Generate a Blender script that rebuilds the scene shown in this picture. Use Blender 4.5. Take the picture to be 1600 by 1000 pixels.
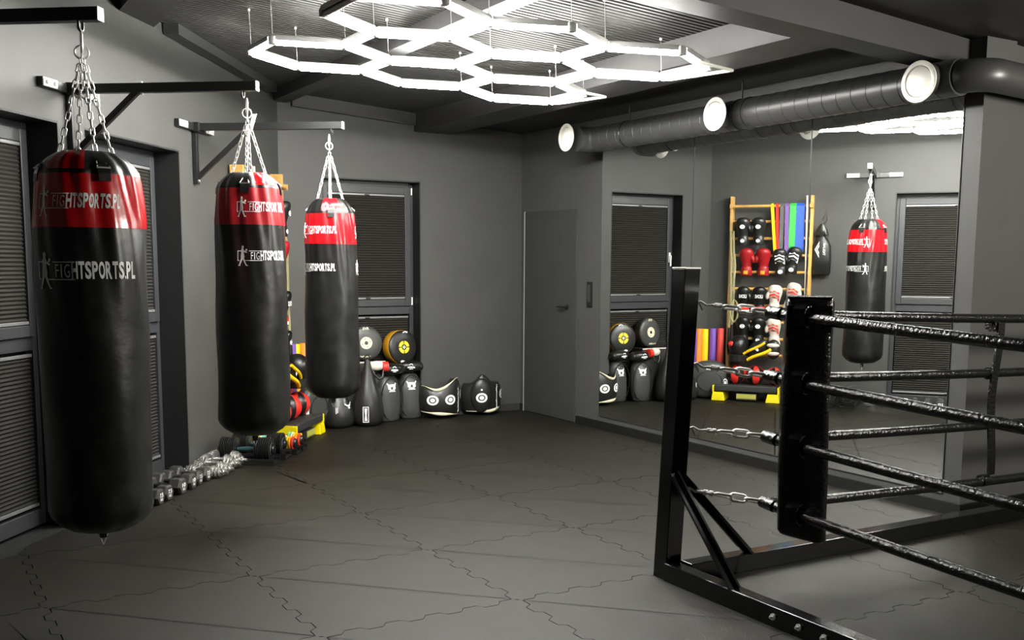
import bpy, math, random
from math import sin, cos, pi, radians as rad, sqrt, atan2
from mathutils import Vector, Matrix, Quaternion
random.seed(7)
S = bpy.context.scene
for o in list(bpy.data.objects): bpy.data.objects.remove(o)
COL = S.collection

# ------------------------------------------------------------------ camera, world, exposure
CAMP = Vector((-2.4775, -4.1316, 1.6325))
cr, cu, cf = Vector((.86126, -.50814, .00557)), Vector((.05773, .10873, .99239)), Vector((.50488, .85439, -.12298))
cd = bpy.data.cameras.new('camera'); cam = bpy.data.objects.new('camera', cd); COL.objects.link(cam)
cam.matrix_world = Matrix(((cr.x, cu.x, -cf.x, CAMP.x), (cr.y, cu.y, -cf.y, CAMP.y), (cr.z, cu.z, -cf.z, CAMP.z), (0, 0, 0, 1)))
cd.sensor_width = 36; cd.lens = 36*1596.5/1600; cd.shift_y = 107.54/1600; cd.clip_start = .05
S.camera = cam
S.view_settings.view_transform = 'Standard'; S.view_settings.look = 'None'
S.view_settings.gamma = 1; S.view_settings.use_curve_mapping = False
S.view_settings.exposure = 0.7
TUBE_POWER = 130.0
wd = bpy.data.worlds.new('world'); S.world = wd; wd.use_nodes = True
wd.node_tree.nodes['Background'].inputs[0].default_value = (.010, .011, .013, 1)
wd.node_tree.nodes['Background'].inputs[1].default_value = 1
# second ceiling lamp of the hall, over the ring, hidden from here by the wall corner and the frame
al = bpy.data.lights.new('ring_lamp', 'POINT'); al.shadow_soft_size = .35; al.energy = 360; al.color = (1, .96, .87)
ao = bpy.data.objects.new('ring_lamp', al); COL.objects.link(ao); ao.location = (3.7, -3.0, 2.45)

# ------------------------------------------------------------------ materials
MATS = {}
def mat(name, col, rough=.5, metal=0, var=.0, vscale=6, bump=0, bscale=40, spec=.5, emit=0, coat=0, tint=None, rvar=0):
    m = bpy.data.materials.new(name); m.use_nodes = True; nt = m.node_tree; b = nt.nodes['Principled BSDF']
    b.inputs['Base Color'].default_value = (*col, 1); b.inputs['Roughness'].default_value = rough
    b.inputs['Metallic'].default_value = metal; b.inputs['Specular IOR Level'].default_value = spec
    b.inputs['Coat Weight'].default_value = coat; b.inputs['Coat Roughness'].default_value = .12
    if emit:
        b.inputs['Emission Color'].default_value = (1, .985, .93, 1); b.inputs['Emission Strength'].default_value = emit
    tc = nt.nodes.new('ShaderNodeTexCoord')
    if var or rvar:
        n = nt.nodes.new('ShaderNodeTexNoise'); n.inputs['Scale'].default_value = vscale; n.inputs['Detail'].default_value = 6
        nt.links.new(tc.outputs['Object'], n.inputs['Vector'])
        r = nt.nodes.new('ShaderNodeValToRGB'); t = tint or col
        r.color_ramp.elements[0].position = .32; r.color_ramp.elements[1].position = .72
        r.color_ramp.elements[0].color = (*[c*(1-var) for c in col], 1); r.color_ramp.elements[1].color = (*[min(1, c*(1+var)) for c in t], 1)
        nt.links.new(n.outputs['Fac'], r.inputs['Fac']); nt.links.new(r.outputs['Color'], b.inputs['Base Color'])
        if rvar:
            mr = nt.nodes.new('ShaderNodeMapRange'); mr.inputs['To Min'].default_value = rough-rvar; mr.inputs['To Max'].default_value = rough+rvar
            nt.links.new(n.outputs['Fac'], mr.inputs['Value']); nt.links.new(mr.outputs['Result'], b.inputs['Roughness'])
    if bump:
        n2 = nt.nodes.new('ShaderNodeTexNoise'); n2.inputs['Scale'].default_value = bscale; n2.inputs['Detail'].default_value = 4
        nt.links.new(tc.outputs['Object'], n2.inputs['Vector'])
        bp = nt.nodes.new('ShaderNodeBump'); bp.inputs['Strength'].default_value = bump; bp.inputs['Distance'].default_value = .01
        nt.links.new(n2.outputs['Fac'], bp.inputs['Height']); nt.links.new(bp.outputs['Normal'], b.inputs['Normal'])
    MATS[name] = m; return m
M_wall = mat('charcoal_wall_paint', (.060, .060, .0575), .55, var=.05, vscale=3, bump=.06, bscale=120, spec=.35)
M_door = mat('charcoal_door_paint', (.044, .045, .043), .45, var=.04, spec=.35)
M_dark = mat('dark_grey_beam_paint', (.034, .033, .033), .5, var=.08, spec=.4)
M_deck = mat('dark_gloss_steel_deck', (.026, .0255, .0235), .42, metal=.1, spec=.4)
M_tile = mat('black_rubber_tile', (.0080, .0071, .0039), .55, var=.32, vscale=5, bump=.35, bscale=260, spec=.34, rvar=.06)
M_slab = mat('black_gap', (.004, .004, .004), .9)
M_frame = mat('anthracite_window_frame', (.032, .034, .037), .42)
M_blind = mat('dark_pleated_fabric', (.024, .022, .019), .8, spec=.2)
M_lining = mat('black_reveal_paint', (.008, .008, .0085), .6)
M_rail = mat('grey_blind_rail', (.22, .22, .22), .35, metal=.4)
M_glass = mat('night_glass', (.004, .004, .005), .05)
M_blk = mat('black_painted_steel', (.010, .010, .010), .35, spec=.5)
M_ring = mat('black_gloss_ring_steel', (.003, .003, .003), .15, spec=.5)
M_zinc = mat('zinc_plate', (.50, .49, .46), .4, metal=.35)
M_chrome = mat('chrome', (.93, .92, .89), .26, metal=.45)
M_shine = mat('polished_chrome', (.92, .91, .88), .17, metal=.92)
M_skin = mat('black_bag_leatherette', (.008, .008, .0075), .36, var=.5, vscale=9, bump=.2, bscale=14, spec=.5, rvar=.06)
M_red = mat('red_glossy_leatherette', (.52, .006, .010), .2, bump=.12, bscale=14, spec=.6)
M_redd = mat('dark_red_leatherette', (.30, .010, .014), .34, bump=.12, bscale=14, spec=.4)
M_white = mat('white_print', (.93, .93, .91), .5)
M_cream = mat('cream_piping', (.75, .70, .50), .45)
M_vinyl = mat('black_wrinkled_vinyl', (.005, .005, .005), .19, bump=.6, bscale=60, spec=.6)
M_leather = mat('black_pad_leather', (.014, .014, .013), .36, bump=.15, bscale=30, spec=.5)
M_greyleather = mat('grey_black_pad_leather', (.045, .046, .044), .42, bump=.1, bscale=30)
M_mirror = mat('silvered_mirror', (.88, .90, .88), .0, metal=1)
M_duct = mat('dark_grey_duct', (.04, .04, .039), .38, spec=.5)
M_vent = mat('white_vent_enamel', (.85, .84, .76), .4)
M_pine = mat('varnished_pine', (.62, .36, .10), .4, var=.18, vscale=9)
M_hex = mat('black_hex_rubber', (.030, .029, .026), .5)
M_plate = mat('black_plate_plastic', (.012, .012, .012), .3)
M_yel = mat('yellow_plastic', (.85, .70, .0), .4)
M_orange = mat('orange_foam', (.85, .25, .02), .6)
M_foamy = mat('yellow_foam', (.90, .58, .0), .6)
M_purple = mat('purple_foam', (.16, .07, .38), .6)
M_foamr = mat('red_foam', (.65, .06, .05), .6)
M_gold = mat('golden_orange_side', (.62, .30, .02), .35)
M_green = mat('green_latex', (.05, .45, .08), .45)
M_blue = mat('blue_latex', (.03, .11, .55), .45)
M_greyl = mat('grey_latex', (.10, .10, .10), .45)
M_yell = mat('yellow_latex', (.80, .62, .0), .4)
M_redl = mat('red_latex', (.75, .03, .02), .4)
M_purpl = mat('purple_latex', (.17, .09, .30), .4)
M_olive = mat('olive_webbing', (.34, .30, .15), .7)
M_teal = mat('dark_teal_plastic', (.02, .06, .065), .25)
M_offw = mat('off_white_leather', (.72, .66, .58), .4)
M_pole = mat('pale_pole', (.75, .66, .50), .4)
M_tube = mat('glowing_led_tube', (.9, .9, .88), .4, emit=TUBE_POWER)
M_tubeghost = mat('pale_tube_ghost', (.75, .74, .66), .35)  # for the added ghost image of the lit tubes
M_housing = mat('grey_tube_housing', (.30, .30, .29), .4)
M_box = mat('black_box_board', (.03, .03, .03), .5)

# ------------------------------------------------------------------ mesh builder
class MB:
    def __init__(s): s.v = []; s.f = []
    def add(s, vs, fs, m=None):
        k = len(s.v)
        s.v += [tuple(m @ Vector(p)) if m else tuple(p) for p in vs]; s.f += [tuple(i+k for i in f) for f in fs]; return s
    def box(s, c, d, m=None):
        x, y, z = [q/2 for q in d]
        R = m or Matrix()
        vs = [Vector(c) + (R @ Vector((a*x, b*y, e*z))) for a in (-1, 1) for b in (-1, 1) for e in (-1, 1)]
        return s.add(vs, [(0, 1, 3, 2), (4, 6, 7, 5), (0, 4, 5, 1), (2, 3, 7, 6), (0, 2, 6, 4), (1, 5, 7, 3)])
    def bb(s, a, b): return s.box([(p+q)/2 for p, q in zip(a, b)], [abs(q-p) for p, q in zip(a, b)])
    def beam(s, a, b, w, h, up=(0, 0, 1)):
        a, b = Vector(a), Vector(b); z = (b-a).normalized(); x = Vector(up).cross(z)
        if x.length < 1e-4: x = Vector((1, 0, 0))
        x.normalize(); y = z.cross(x)
        R = Matrix((x, y, z)).transposed()
        return s.box((a+b)/2, (w, h, (b-a).length), R)
    def tube(s, path, r, n=10, closed=False, caps=True, flat=None):
        P = [Vector(p) for p in path]; N = len(P); rs = r if hasattr(r, '__len__') else [r]*N
        T = []
        for i in range(N):
            a = P[(i-1) % N] if (closed or i > 0) else P[i]; b = P[(i+1) % N] if (closed or i < N-1) else P[i]
            T.append((b-a).normalized())
        u = T[0].orthogonal().normalized() if flat is None else (Vector(flat)-T[0]*Vector(flat).dot(T[0])).normalized()
        vs = []
        for i in range(N):
            u = (u - T[i]*u.dot(T[i])).normalized(); w = T[i].cross(u)
            for k in range(n):
                an = 2*pi*k/n; vs.append(P[i] + (u*cos(an) + w*sin(an))*rs[i])
        fs = []
        for i in range(N if closed else N-1):
            j = (i+1) % N
            for k in range(n): fs.append((i*n+k, i*n+(k+1) % n, j*n+(k+1) % n, j*n+k))
        if caps and not closed: fs += [tuple(range(n))[::-1], tuple(range((N-1)*n, N*n))]
        return s.add(vs, fs)
    def strip(s, path, w, t, axis):          # flat band: path, width along axis, thickness t
        P = [Vector(p) for p in path]; ax = Vector(axis).normalized(); vs = []; N = len(P)
        for i in range(N):
            d = (P[min(i+1, N-1)] - P[max(i-1, 0)]).normalized(); nn = d.cross(ax).normalized()
            for a, b in ((-1, -1), (1, -1), (1, 1), (-1, 1)): vs.append(P[i] + ax*a*w/2 + nn*b*t/2)
        fs = [(0, 3, 2, 1), (4*N-4, 4*N-3, 4*N-2, 4*N-1)]
        for i in range(N-1):
            for k in range(4): fs.append((4*i+k, 4*i+(k+1) % 4, 4*i+4+(k+1) % 4, 4*i+4+k))
        return s.add(vs, fs)
    def loft(s, rings, cap=True):            # rings: lists of points, equal count
        n = len(rings[0]); vs = [p for r in rings for p in r]; fs = []
        for i in range(len(rings)-1):
            for k in range(n): fs.append((i*n+k, i*n+(k+1) % n, (i+1)*n+(k+1) % n, (i+1)*n+k))
        if cap: fs += [tuple(range(n))[::-1], tuple(range((len(rings)-1)*n, len(rings)*n))]
        return s.add(vs, fs)
    def lathe(s, prof, n=32, fn=None, a0=0, a1=2*pi, m=None, cap=True):
        full = abs(a1-a0-2*pi) < 1e-6; k = n if full else n+1; vs = []
        for r, z in prof:
            for i in range(k):
                t = a0+(a1-a0)*i/n; rr = fn(r, z, t) if fn else r
                vs.append((rr*cos(t), rr*sin(t), z))
        fs = []
        for j in range(len(prof)-1):
            for i in range(n): fs.append((j*k+i, j*k+(i+1) % k, (j+1)*k+(i+1) % k, (j+1)*k+i))
        if full and cap:
            if prof[0][0] > 1e-5: fs.append(tuple(range(k))[::-1])
            if prof[-1][0] > 1e-5: fs.append(tuple(range((len(prof)-1)*k, len(prof)*k)))
        return s.add(vs, fs, m)
    def ell(s, c, r, m=None, n=20, h=12, e=1.0):
        vs = []; sg = lambda x: math.copysign(abs(x)**e, x)
        for j in range(h+1):
            p = -pi/2+pi*j/h
            for i in range(n):
                t = 2*pi*i/n; vs.append(Vector((r[0]*sg(cos(p))*sg(cos(t)), r[1]*sg(cos(p))*sg(sin(t)), r[2]*sg(sin(p)))))
        R = m or Matrix(); vs = [Vector(c) + (R.to_3x3() @ q) for q in vs]
        fs = [(j*n+i, j*n+(i+1) % n, (j+1)*n+(i+1) % n, (j+1)*n+i) for j in range(h) for i in range(n)]
        return s.add(vs, fs)
    def poly(s, pts, z0, z1, m=None):        # prism of a 2D outline
        n = len(pts); vs = [(x, y, z0) for x, y in pts] + [(x, y, z1) for x, y in pts]
        fs = [tuple(range(n))[::-1], tuple(range(n, 2*n))] + [(i, (i+1) % n, n+(i+1) % n, n+i) for i in range(n)]
        return s.add(vs, fs, m)
    def mesh(s, name, mt, smooth=0):
        me = bpy.data.meshes.new(name); me.from_pydata([tuple(p) for p in s.v], [], s.f); me.update()
        if mt: me.materials.append(mt)
        if smooth:
            import bmesh
            bm = bmesh.new(); bm.from_mesh(me); bmesh.ops.remove_doubles(bm, verts=bm.verts, dist=1e-6); bmesh.ops.recalc_face_normals(bm, faces=bm.faces)
            lim = rad(smooth)
            for f in bm.faces: f.smooth = True
            for e in bm.edges:
                if len(e.link_faces) == 2 and e.calc_face_angle(0) > lim: e.smooth = False
            bm.to_mesh(me); bm.free()
        else:
            import bmesh
            bm = bmesh.new(); bm.from_mesh(me); bmesh.ops.recalc_face_normals(bm, faces=bm.faces); bm.to_mesh(me); bm.free()
        return me
    def build(s, name, mt, parent=None, smooth=0, bevel=0):
        o = bpy.data.objects.new(name, s.mesh(name, mt, smooth)); COL.objects.link(o)
        if parent: o.parent = parent
        if bevel:
            b = o.modifiers.new('bevel', 'BEVEL'); b.width = bevel; b.segments = 2; b.limit_method = 'ANGLE'
        return o
def tag(o, label=None, cat=None, group=None, kind=None):
    for k, v in (('label', label), ('category', cat), ('group', group), ('kind', kind)):
        if v: o[k] = v
    return o
def thing(name, label, cat, loc=(0, 0, 0), rz=0, group=None):
    o = bpy.data.objects.new(name, None); COL.objects.link(o); o.location = loc; o.rotation_euler = (0, 0, rz); o.empty_display_size = .05
    return tag(o, label, cat, group)
def inst(o, name, parent, loc=(0, 0, 0), rot=None, scale=None):
    c = o.copy(); c.name = name; COL.objects.link(c); c.parent = parent; c.location = loc
    if rot is not None: c.rotation_mode = 'QUATERNION'; c.rotation_quaternion = rot
    if scale: c.scale = scale
    return c
def place(me, name, parent, loc, rot=None, scale=None):
    c = bpy.data.objects.new(name, me); COL.objects.link(c); c.parent = parent; c.location = loc
    if rot is not None: c.rotation_mode = 'QUATERNION'; c.rotation_quaternion = rot
    if scale: c.scale = scale
    return c
def copy_tree(o, loc=None, rz=None, parent=None):
    c = o.copy(); COL.objects.link(c)
    if parent: c.parent = parent
    if loc is not None: c.location = loc
    if rz is not None: c.rotation_euler = (0, 0, rz)
    for ch in list(o.children): copy_tree(ch, parent=c)
    return c
_txt = {}
def text2d(body, off=.02):
    if (body, off) in _txt: return _txt[(body, off)]
    cu_ = bpy.data.curves.new('t', 'FONT'); cu_.body = body; cu_.offset = off; cu_.resolution_u = 3
    ob = bpy.data.objects.new('t', cu_); me = bpy.data.meshes.new_from_object(ob)
    vs = [(v.co.x, v.co.y) for v in me.vertices]; fs = [tuple(p.vertices) for p in me.polygons]
    x0, x1 = min(v[0] for v in vs), max(v[0] for v in vs); y0, y1 = min(v[1] for v in vs), max(v[1] for v in vs)
    r = ([((x-x0)/(x1-x0), (y-y0)/(y1-y0)) for x, y in vs], fs)
    bpy.data.objects.remove(ob); bpy.data.meshes.remove(me); _txt[(body, off)] = r; return r
class Flat:                                   # 2D print that is mapped onto a surface
    def __init__(s): s.v = []; s.f = []
    def add(s, vs, fs): k = len(s.v); s.v += vs; s.f += [tuple(i+k for i in f) for f in fs]; return s
    def text(s, body, u0, v0, u1, v1, off=.02, flip=False):
        vs, fs = text2d(body, off); return s.add([(u0+x*(u1-u0), v0+y*(v1-v0)) for x, y in vs], fs)
    def quad(s, u0, v0, u1, v1, n=1):
        vs = []
        for i in range(n+1): vs += [(u0+(u1-u0)*i/n, v0), (u0+(u1-u0)*i/n, v1)]
        return s.add(vs, [(2*i, 2*i+2, 2*i+3, 2*i+1) for i in range(n)])
    def pg(s, pts): return s.add(list(pts), [tuple(range(len(pts)))])
    def disc(s, u, v, r, n=24, sx=1): return s.pg([(u+r*sx*cos(2*pi*i/n), v+r*sin(2*pi*i/n)) for i in range(n)])
    def ring(s, u, v, r0, r1, n=32, a0=0, a1=2*pi):
        vs = []
        for i in range(n+1):
            a = a0+(a1-a0)*i/n; vs += [(u+r0*cos(a), v+r0*sin(a)), (u+r1*cos(a), v+r1*sin(a))]
        return s.add(vs, [(2*i, 2*i+1, 2*i+3, 2*i+2) for i in range(n)])
    def to(s, fn, name, mt, parent, sub=0):
        import bmesh
        bm = bmesh.new(); bv = [bm.verts.new((u, v, 0)) for u, v in s.v]
        for f in s.f:
            try: bm.faces.new([bv[i] for i in f])
            except ValueError: pass
        bmesh.ops.triangulate(bm, faces=bm.faces)
        for _ in range(5 if sub else 0):
            ed = [e for e in bm.edges if e.calc_length() > sub]
            if not ed: break
            bmesh.ops.subdivide_edges(bm, edges=ed, cuts=1); bmesh.ops.triangulate(bm, faces=[f for f in bm.faces if len(f.verts) > 3])
        for v in bm.verts: v.co = Vector(fn(v.co.x, v.co.y))
        me = bpy.data.meshes.new(name); bm.to_mesh(me); bm.free(); me.materials.append(mt)
        o = bpy.data.objects.new(name, me); COL.objects.link(o); o.parent = parent; return o

# ------------------------------------------------------------------ room geometry (X along the back wall, Y away, floor tiles 1 m)
LP = Vector((.646, 5.56, 0)); LA = .66028
LD = Vector((sin(LA), cos(LA), 0)); LN = Vector((cos(LA), -sin(LA), 0))
WRZ = atan2(-LD.y, -LD.x)                     # left-wall frame: local x towards the camera, y into the room
def W(s, d, z=0): p = LP + LD*s + LN*d; return Vector((p.x, p.y, z))
deck = lambda x: 3.27-.07*x
XM, YB = 3.36, 5.56
def wallmesh(name, prisms):
    mb = MB()
    for pts, off in prisms:                   # pts: 4 bottom/top corner pairs as world tuples, extruded by vector off
        n = len(pts); a = [Vector(p) for p in pts]; b = [p+Vector(off) for p in a]
        mb.add(a+b, [tuple(range(n)), tuple(range(n, 2*n))[::-1]]+[(i, n+i, n+(i+1) % n, (i+1) % n) for i in range(n)])
    return tag(mb.build(name, M_wall), kind='structure')
# floor
floor = tag(MB().box((-1, -.8, -.06), (14.5, 14, .08)).build('floor', M_slab), kind='structure')
def edge_off():
    pts = [(0, 0)]
    for k in range(10):
        s_ = .019 if k % 2 else -.019
        pts += [(.1*k+.014, s_), (.1*k+.086, s_)]
    return pts
EO = edge_off()
def tile_outline():
    a = [(t, o) for t, o in EO]; b = [(1+o, t) for t, o in EO]; c = [(1-t+0, 1+o) for t, o in [(1-q[0], q[1]) for q in EO[::-1]]]
    top = [(t, 1+o) for t, o in EO] + [(1, 1)]; left = [(o, t) for t, o in EO]
    pts = a + b + top[::-1] + left[::-1]
    out = []
    for p in pts:
        if not out or (abs(p[0]-out[-1][0])+abs(p[1]-out[-1][1])) > 1e-6: out.append(p)
    if abs(out[0][0]-out[-1][0])+abs(out[0][1]-out[-1][1]) < 1e-6: out.pop()
    return [(.5+(x-.5)*.9945, .5+(y-.5)*.9945) for x, y in out]
TO = tile_outline()
def clip(pts, nx, ny, c):                     # keep nx*x+ny*y >= c
    out = []
    for i in range(len(pts)):
        p, q = pts[i-1], pts[i]; a, b = nx*p[0]+ny*p[1]-c, nx*q[0]+ny*q[1]-c
        if (a >= 0) != (b >= 0): t = a/(a-b); out.append((p[0]+t*(q[0]-p[0]), p[1]+t*(q[1]-p[1])))
        if b >= 0: out.append(q)
    return out
def ngon_tile(pts, name):
    import bmesh
    bm = bmesh.new(); vs = [bm.verts.new((x, y, 0)) for x, y in pts]; f = bm.faces.new(vs)
    ext = bmesh.ops.extrude_face_region(bm, geom=[f]); bmesh.ops.translate(bm, vec=(0, 0, -.02), verts=[g for g in ext['geom'] if isinstance(g, bmesh.types.BMVert)])
    bmesh.ops.recalc_face_normals(bm, faces=bm.faces)
    me = bpy.data.meshes.new(name); bm.to_mesh(me); bm.free(); me.materials.append(M_tile); return me
TM = ngon_tile(TO, 'tile')
lc = LN.x*LP.x+LN.y*LP.y
for j in range(-6, 6):
    for i in range(-6, 6):
        pts = [(x+i, y+j) for x, y in TO]; n0 = len(pts); x_max = XM if j >= 0 else 5.9
        q = clip(pts, LN.x, LN.y, lc+.002); q = clip(q, -1, 0, -x_max+.002) if q else q; q = clip(q, 0, -1, -YB+.002) if q else q
        if len(q) < 3: continue
        same = len(q) == n0 and all(abs(a[0]-b[0])+abs(a[1]-b[1]) < 1e-6 for a, b in zip(q, pts))
        if same: place(TM, 'tile', floor, (i, j, 0))
        else:
            ar = abs(sum(q[k-1][0]*q[k][1]-q[k][0]*q[k-1][1] for k in range(len(q))))/2
            if ar < .01: continue
            q2 = [q[0]]
            for p in q[1:]:
                if abs(p[0]-q2[-1][0])+abs(p[1]-q2[-1][1]) > 1e-5: q2.append(p)
            place(ngon_tile([(x-i, y-j) for x, y in q2], 'tile'), 'tile', floor, (i, j, 0))
# walls
WZ = 2.45
BW = (1.08, 2.142)
bx = lambda x0, x1, z0, t0, t1: ([(x0, YB, z0), (x1, YB, z0), (x1, YB, t1), (x0, YB, t0)], (0, .3, 0))
wallmesh('wall_back', [bx(.30, BW[0], 0, deck(.3), deck(BW[0])), bx(BW[0], BW[1], WZ, deck(BW[0]), deck(BW[1])), bx(BW[1], XM+.3, 0, deck(BW[1]), deck(XM+.3))])
W2, W1 = (-3.45, -2.12), (-5.10, -3.73)
def ls(s0, s1, z0):
    a, b = W(s0, 0), W(s1, 0)
    return ([(a.x, a.y, z0), (b.x, b.y, z0), (b.x, b.y, deck(b.x)), (a.x, a.y, deck(a.x))], tuple(-LN*.3))
wallmesh('wall_left', [ls(W2[1], 0, 0), ls(*W2, WZ), ls(W1[1], W2[0], 0), ls(*W1, WZ), ls(-11.5, W1[0], 0)])
wallmesh('wall_right', [([(XM, 0, 0), (XM, YB, 0), (XM, YB, deck(XM)), (XM, 0, deck(XM))], (.3, 0, 0)),
                        ([(XM+.3, 0, 0), (6.2, 0, 0), (6.2, 0, deck(6.2)), (XM+.3, 0, deck(XM+.3))], (0, .3, 0))])
wallmesh('wall_front', [([(-8, -7, 0), (6.2, -7, 0), (6.2, -7, deck(6.2)), (-8, -7, deck(-8))], (0, -.3, 0)),
                        ([(6.0, -7, 0), (6.0, 0, 0), (6.0, 0, deck(6)), (6.0, -7, deck(6))], (.2, 0, 0))])
# ceiling: ribbed steel deck in panels
ceil = tag(MB().add([(-8, -7.2, deck(-8)+.03), (6.4, -7.2, deck(6.4)+.03), (6.4, 6, deck(6.4)+.03), (-8, 6, deck(-8)+.03),
                     (-8, -7.2, deck(-8)+.1), (6.4, -7.2, deck(6.4)+.1), (6.4, 6, deck(6.4)+.1), (-8, 6, deck(-8)+.1)],
                    [(0, 1, 2, 3), (4, 7, 6, 5), (0, 4, 5, 1), (1, 5, 6, 2), (2, 6, 7, 3), (3, 7, 4, 0)]).build('ceiling', M_dark), kind='structure')
pm = MB(); prof = []
for k in range(19):
    y = k/19
    prof += [(y, 0), (y+.024, 0), (y+.030, .012), (y+.0465, .012)]
prof.append((1, 0)); prof.append((1.008, .004))
L = 14.2
pm.add([(0, y, z) for y, z in prof]+[(L, y, z-.07*L) for y, z in prof], [(i, i+1, len(prof)+i+1, len(prof)+i) for i in range(len(prof)-1)])
PM = pm.mesh('deck_panel', M_deck)
for j in range(6):
    place(PM, 'deck_panel', ceil, (-8, .35+j if j < 5 else 4.56, deck(-8)+(.0 if j < 5 else .002)))
def slope_beam_y(name, x0, x1, y0, y1, h, parent=ceil, m=M_dark):   # beam running along Y below the deck
    zt0, zt1 = deck(x0), deck(x1); zb = min(zt0, zt1)-h
    return MB().add([(x0, y0, zb), (x1, y0, zb), (x1, y0, zt1), (x0, y0, zt0), (x0, y1, zb), (x1, y1, zb), (x1, y1, zt1), (x0, y1, zt0)],
                    [(0, 1, 2, 3), (4, 7, 6, 5), (0, 4, 5, 1), (1, 5, 6, 2), (2, 6, 7, 3), (3, 7, 4, 0)]).build(name, m, parent)
slope_beam_y('roof_purlin', .59, .75, .35, YB, .09)
slope_beam_y('roof_purlin', 2.07, 2.48, .35, YB, .15)
slope_beam_y('roof_purlin', -1.16, -.86, -6.9, 3.62, .06)
MB().add([(x, y, deck(x)-dz) for x in (2.48, XM) for y in (.35, YB) for dz in (.03, 0)], [(0, 1, 3, 2), (4, 6, 7, 5), (0, 4, 5, 1), (2, 3, 7, 6), (0, 2, 6, 4), (1, 5, 7, 3)]).build('soffit_panel', M_dark, ceil)
# broad beam across the room
def bz(x): return 2.975-.052*(x-1.35)
MB().add([(-4.6, .12, bz(-4.6)), (-4.6, .35, bz(-4.6)), (-4.6, .35, deck(-4.6)), (-4.6, .12, deck(-4.6)), (XM, .12, bz(XM)), (XM, .35, bz(XM)), (XM, .35, deck(XM)), (XM, .12, deck(XM))],
         [(0, 1, 2, 3), (4, 7, 6, 5), (0, 4, 5, 1), (1, 5, 6, 2), (2, 6, 7, 3), (3, 7, 4, 0)]).build('main_beam', M_dark, ceil)
# plate along the head of the left wall
a, b = W(-2.34, .13), W(-.35, .13); a2, b2 = W(-2.34, .015), W(-.35, .015)
MB().add([(p.x, p.y, deck(p.x)-dz) for p in (a, b, b2, a2) for dz in (.075, .0)], [(0, 2, 3, 1), (2, 4, 5, 3), (4, 6, 7, 5), (6, 0, 1, 7), (0, 6, 4, 2), (1, 3, 5, 7)]).build('wall_plate_beam', M_duct, ceil)
# back-wall head beam
MB().add([(x, y, deck(x)-dz) for x in (.78, 2.53) for y in (YB-.05, YB) for dz in (.12, 0)], [(0, 1, 3, 2), (4, 6, 7, 5), (0, 4, 5, 1), (2, 3, 7, 6), (0, 2, 6, 4), (1, 5, 7, 3)]).build('wall_plate_beam', M_dark, ceil)

# baseboards, door
tag(MB().bb((BW[1], YB-.015, 0), (XM-.012, YB, .075)).build('baseboard_back', M_dark), kind='structure')
tag(MB().bb((XM-.018, 0, 0), (XM, 4.44, .08)).bb((XM-.018, 5.5, 0), (XM, YB-.015, .075)).build('baseboard_right', M_blk), kind='structure')
tag(MB().bb((XM-.018, -.018, 0), (5.9, 0, .08)).build('baseboard_front', M_blk), kind='structure')
tag(MB().box((0, 0, 0), (2.0, .015, .075)).build('baseboard_left', M_dark), kind='structure')
bl = bpy.data.objects['baseboard_left']; bl.location = W(-1.03, .008, .0375); bl.rotation_euler = (0, 0, WRZ)
dr = tag(MB().bb((XM-.012, 4.47, .005), (XM+.02, 5.47, 2.17)).build('door_1', M_door, bevel=.003), kind='structure')
MB().bb((XM-.016, 5.472, 0), (XM, 5.482, 2.175)).build('edge_strip', M_zinc, dr)
hd = MB().tube([(XM-.012, 4.62, 1.18), (XM-.022, 4.62, 1.18)], .026, 16).tube([(XM-.02, 4.62, 1.18), (XM-.06, 4.62, 1.18), (XM-.065, 4.66, 1.18), (XM-.065, 4.74, 1.18)], .01, 10)
hd.build('door_handle', M_blk, dr, 40)
t = thing('intercom_plate', 'slim dark upright plate on the wall between the grey door and the mirror', 'intercom', (XM, 4.235, 1.32))
MB().box((-.008, 0, 0), (.016, .085, .25)).build('cover', M_blk, t, bevel=.003)
MB().box((-.018, 0, .01), (.006, .05, .17)).build('inset_panel', M_frame, t)

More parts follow.
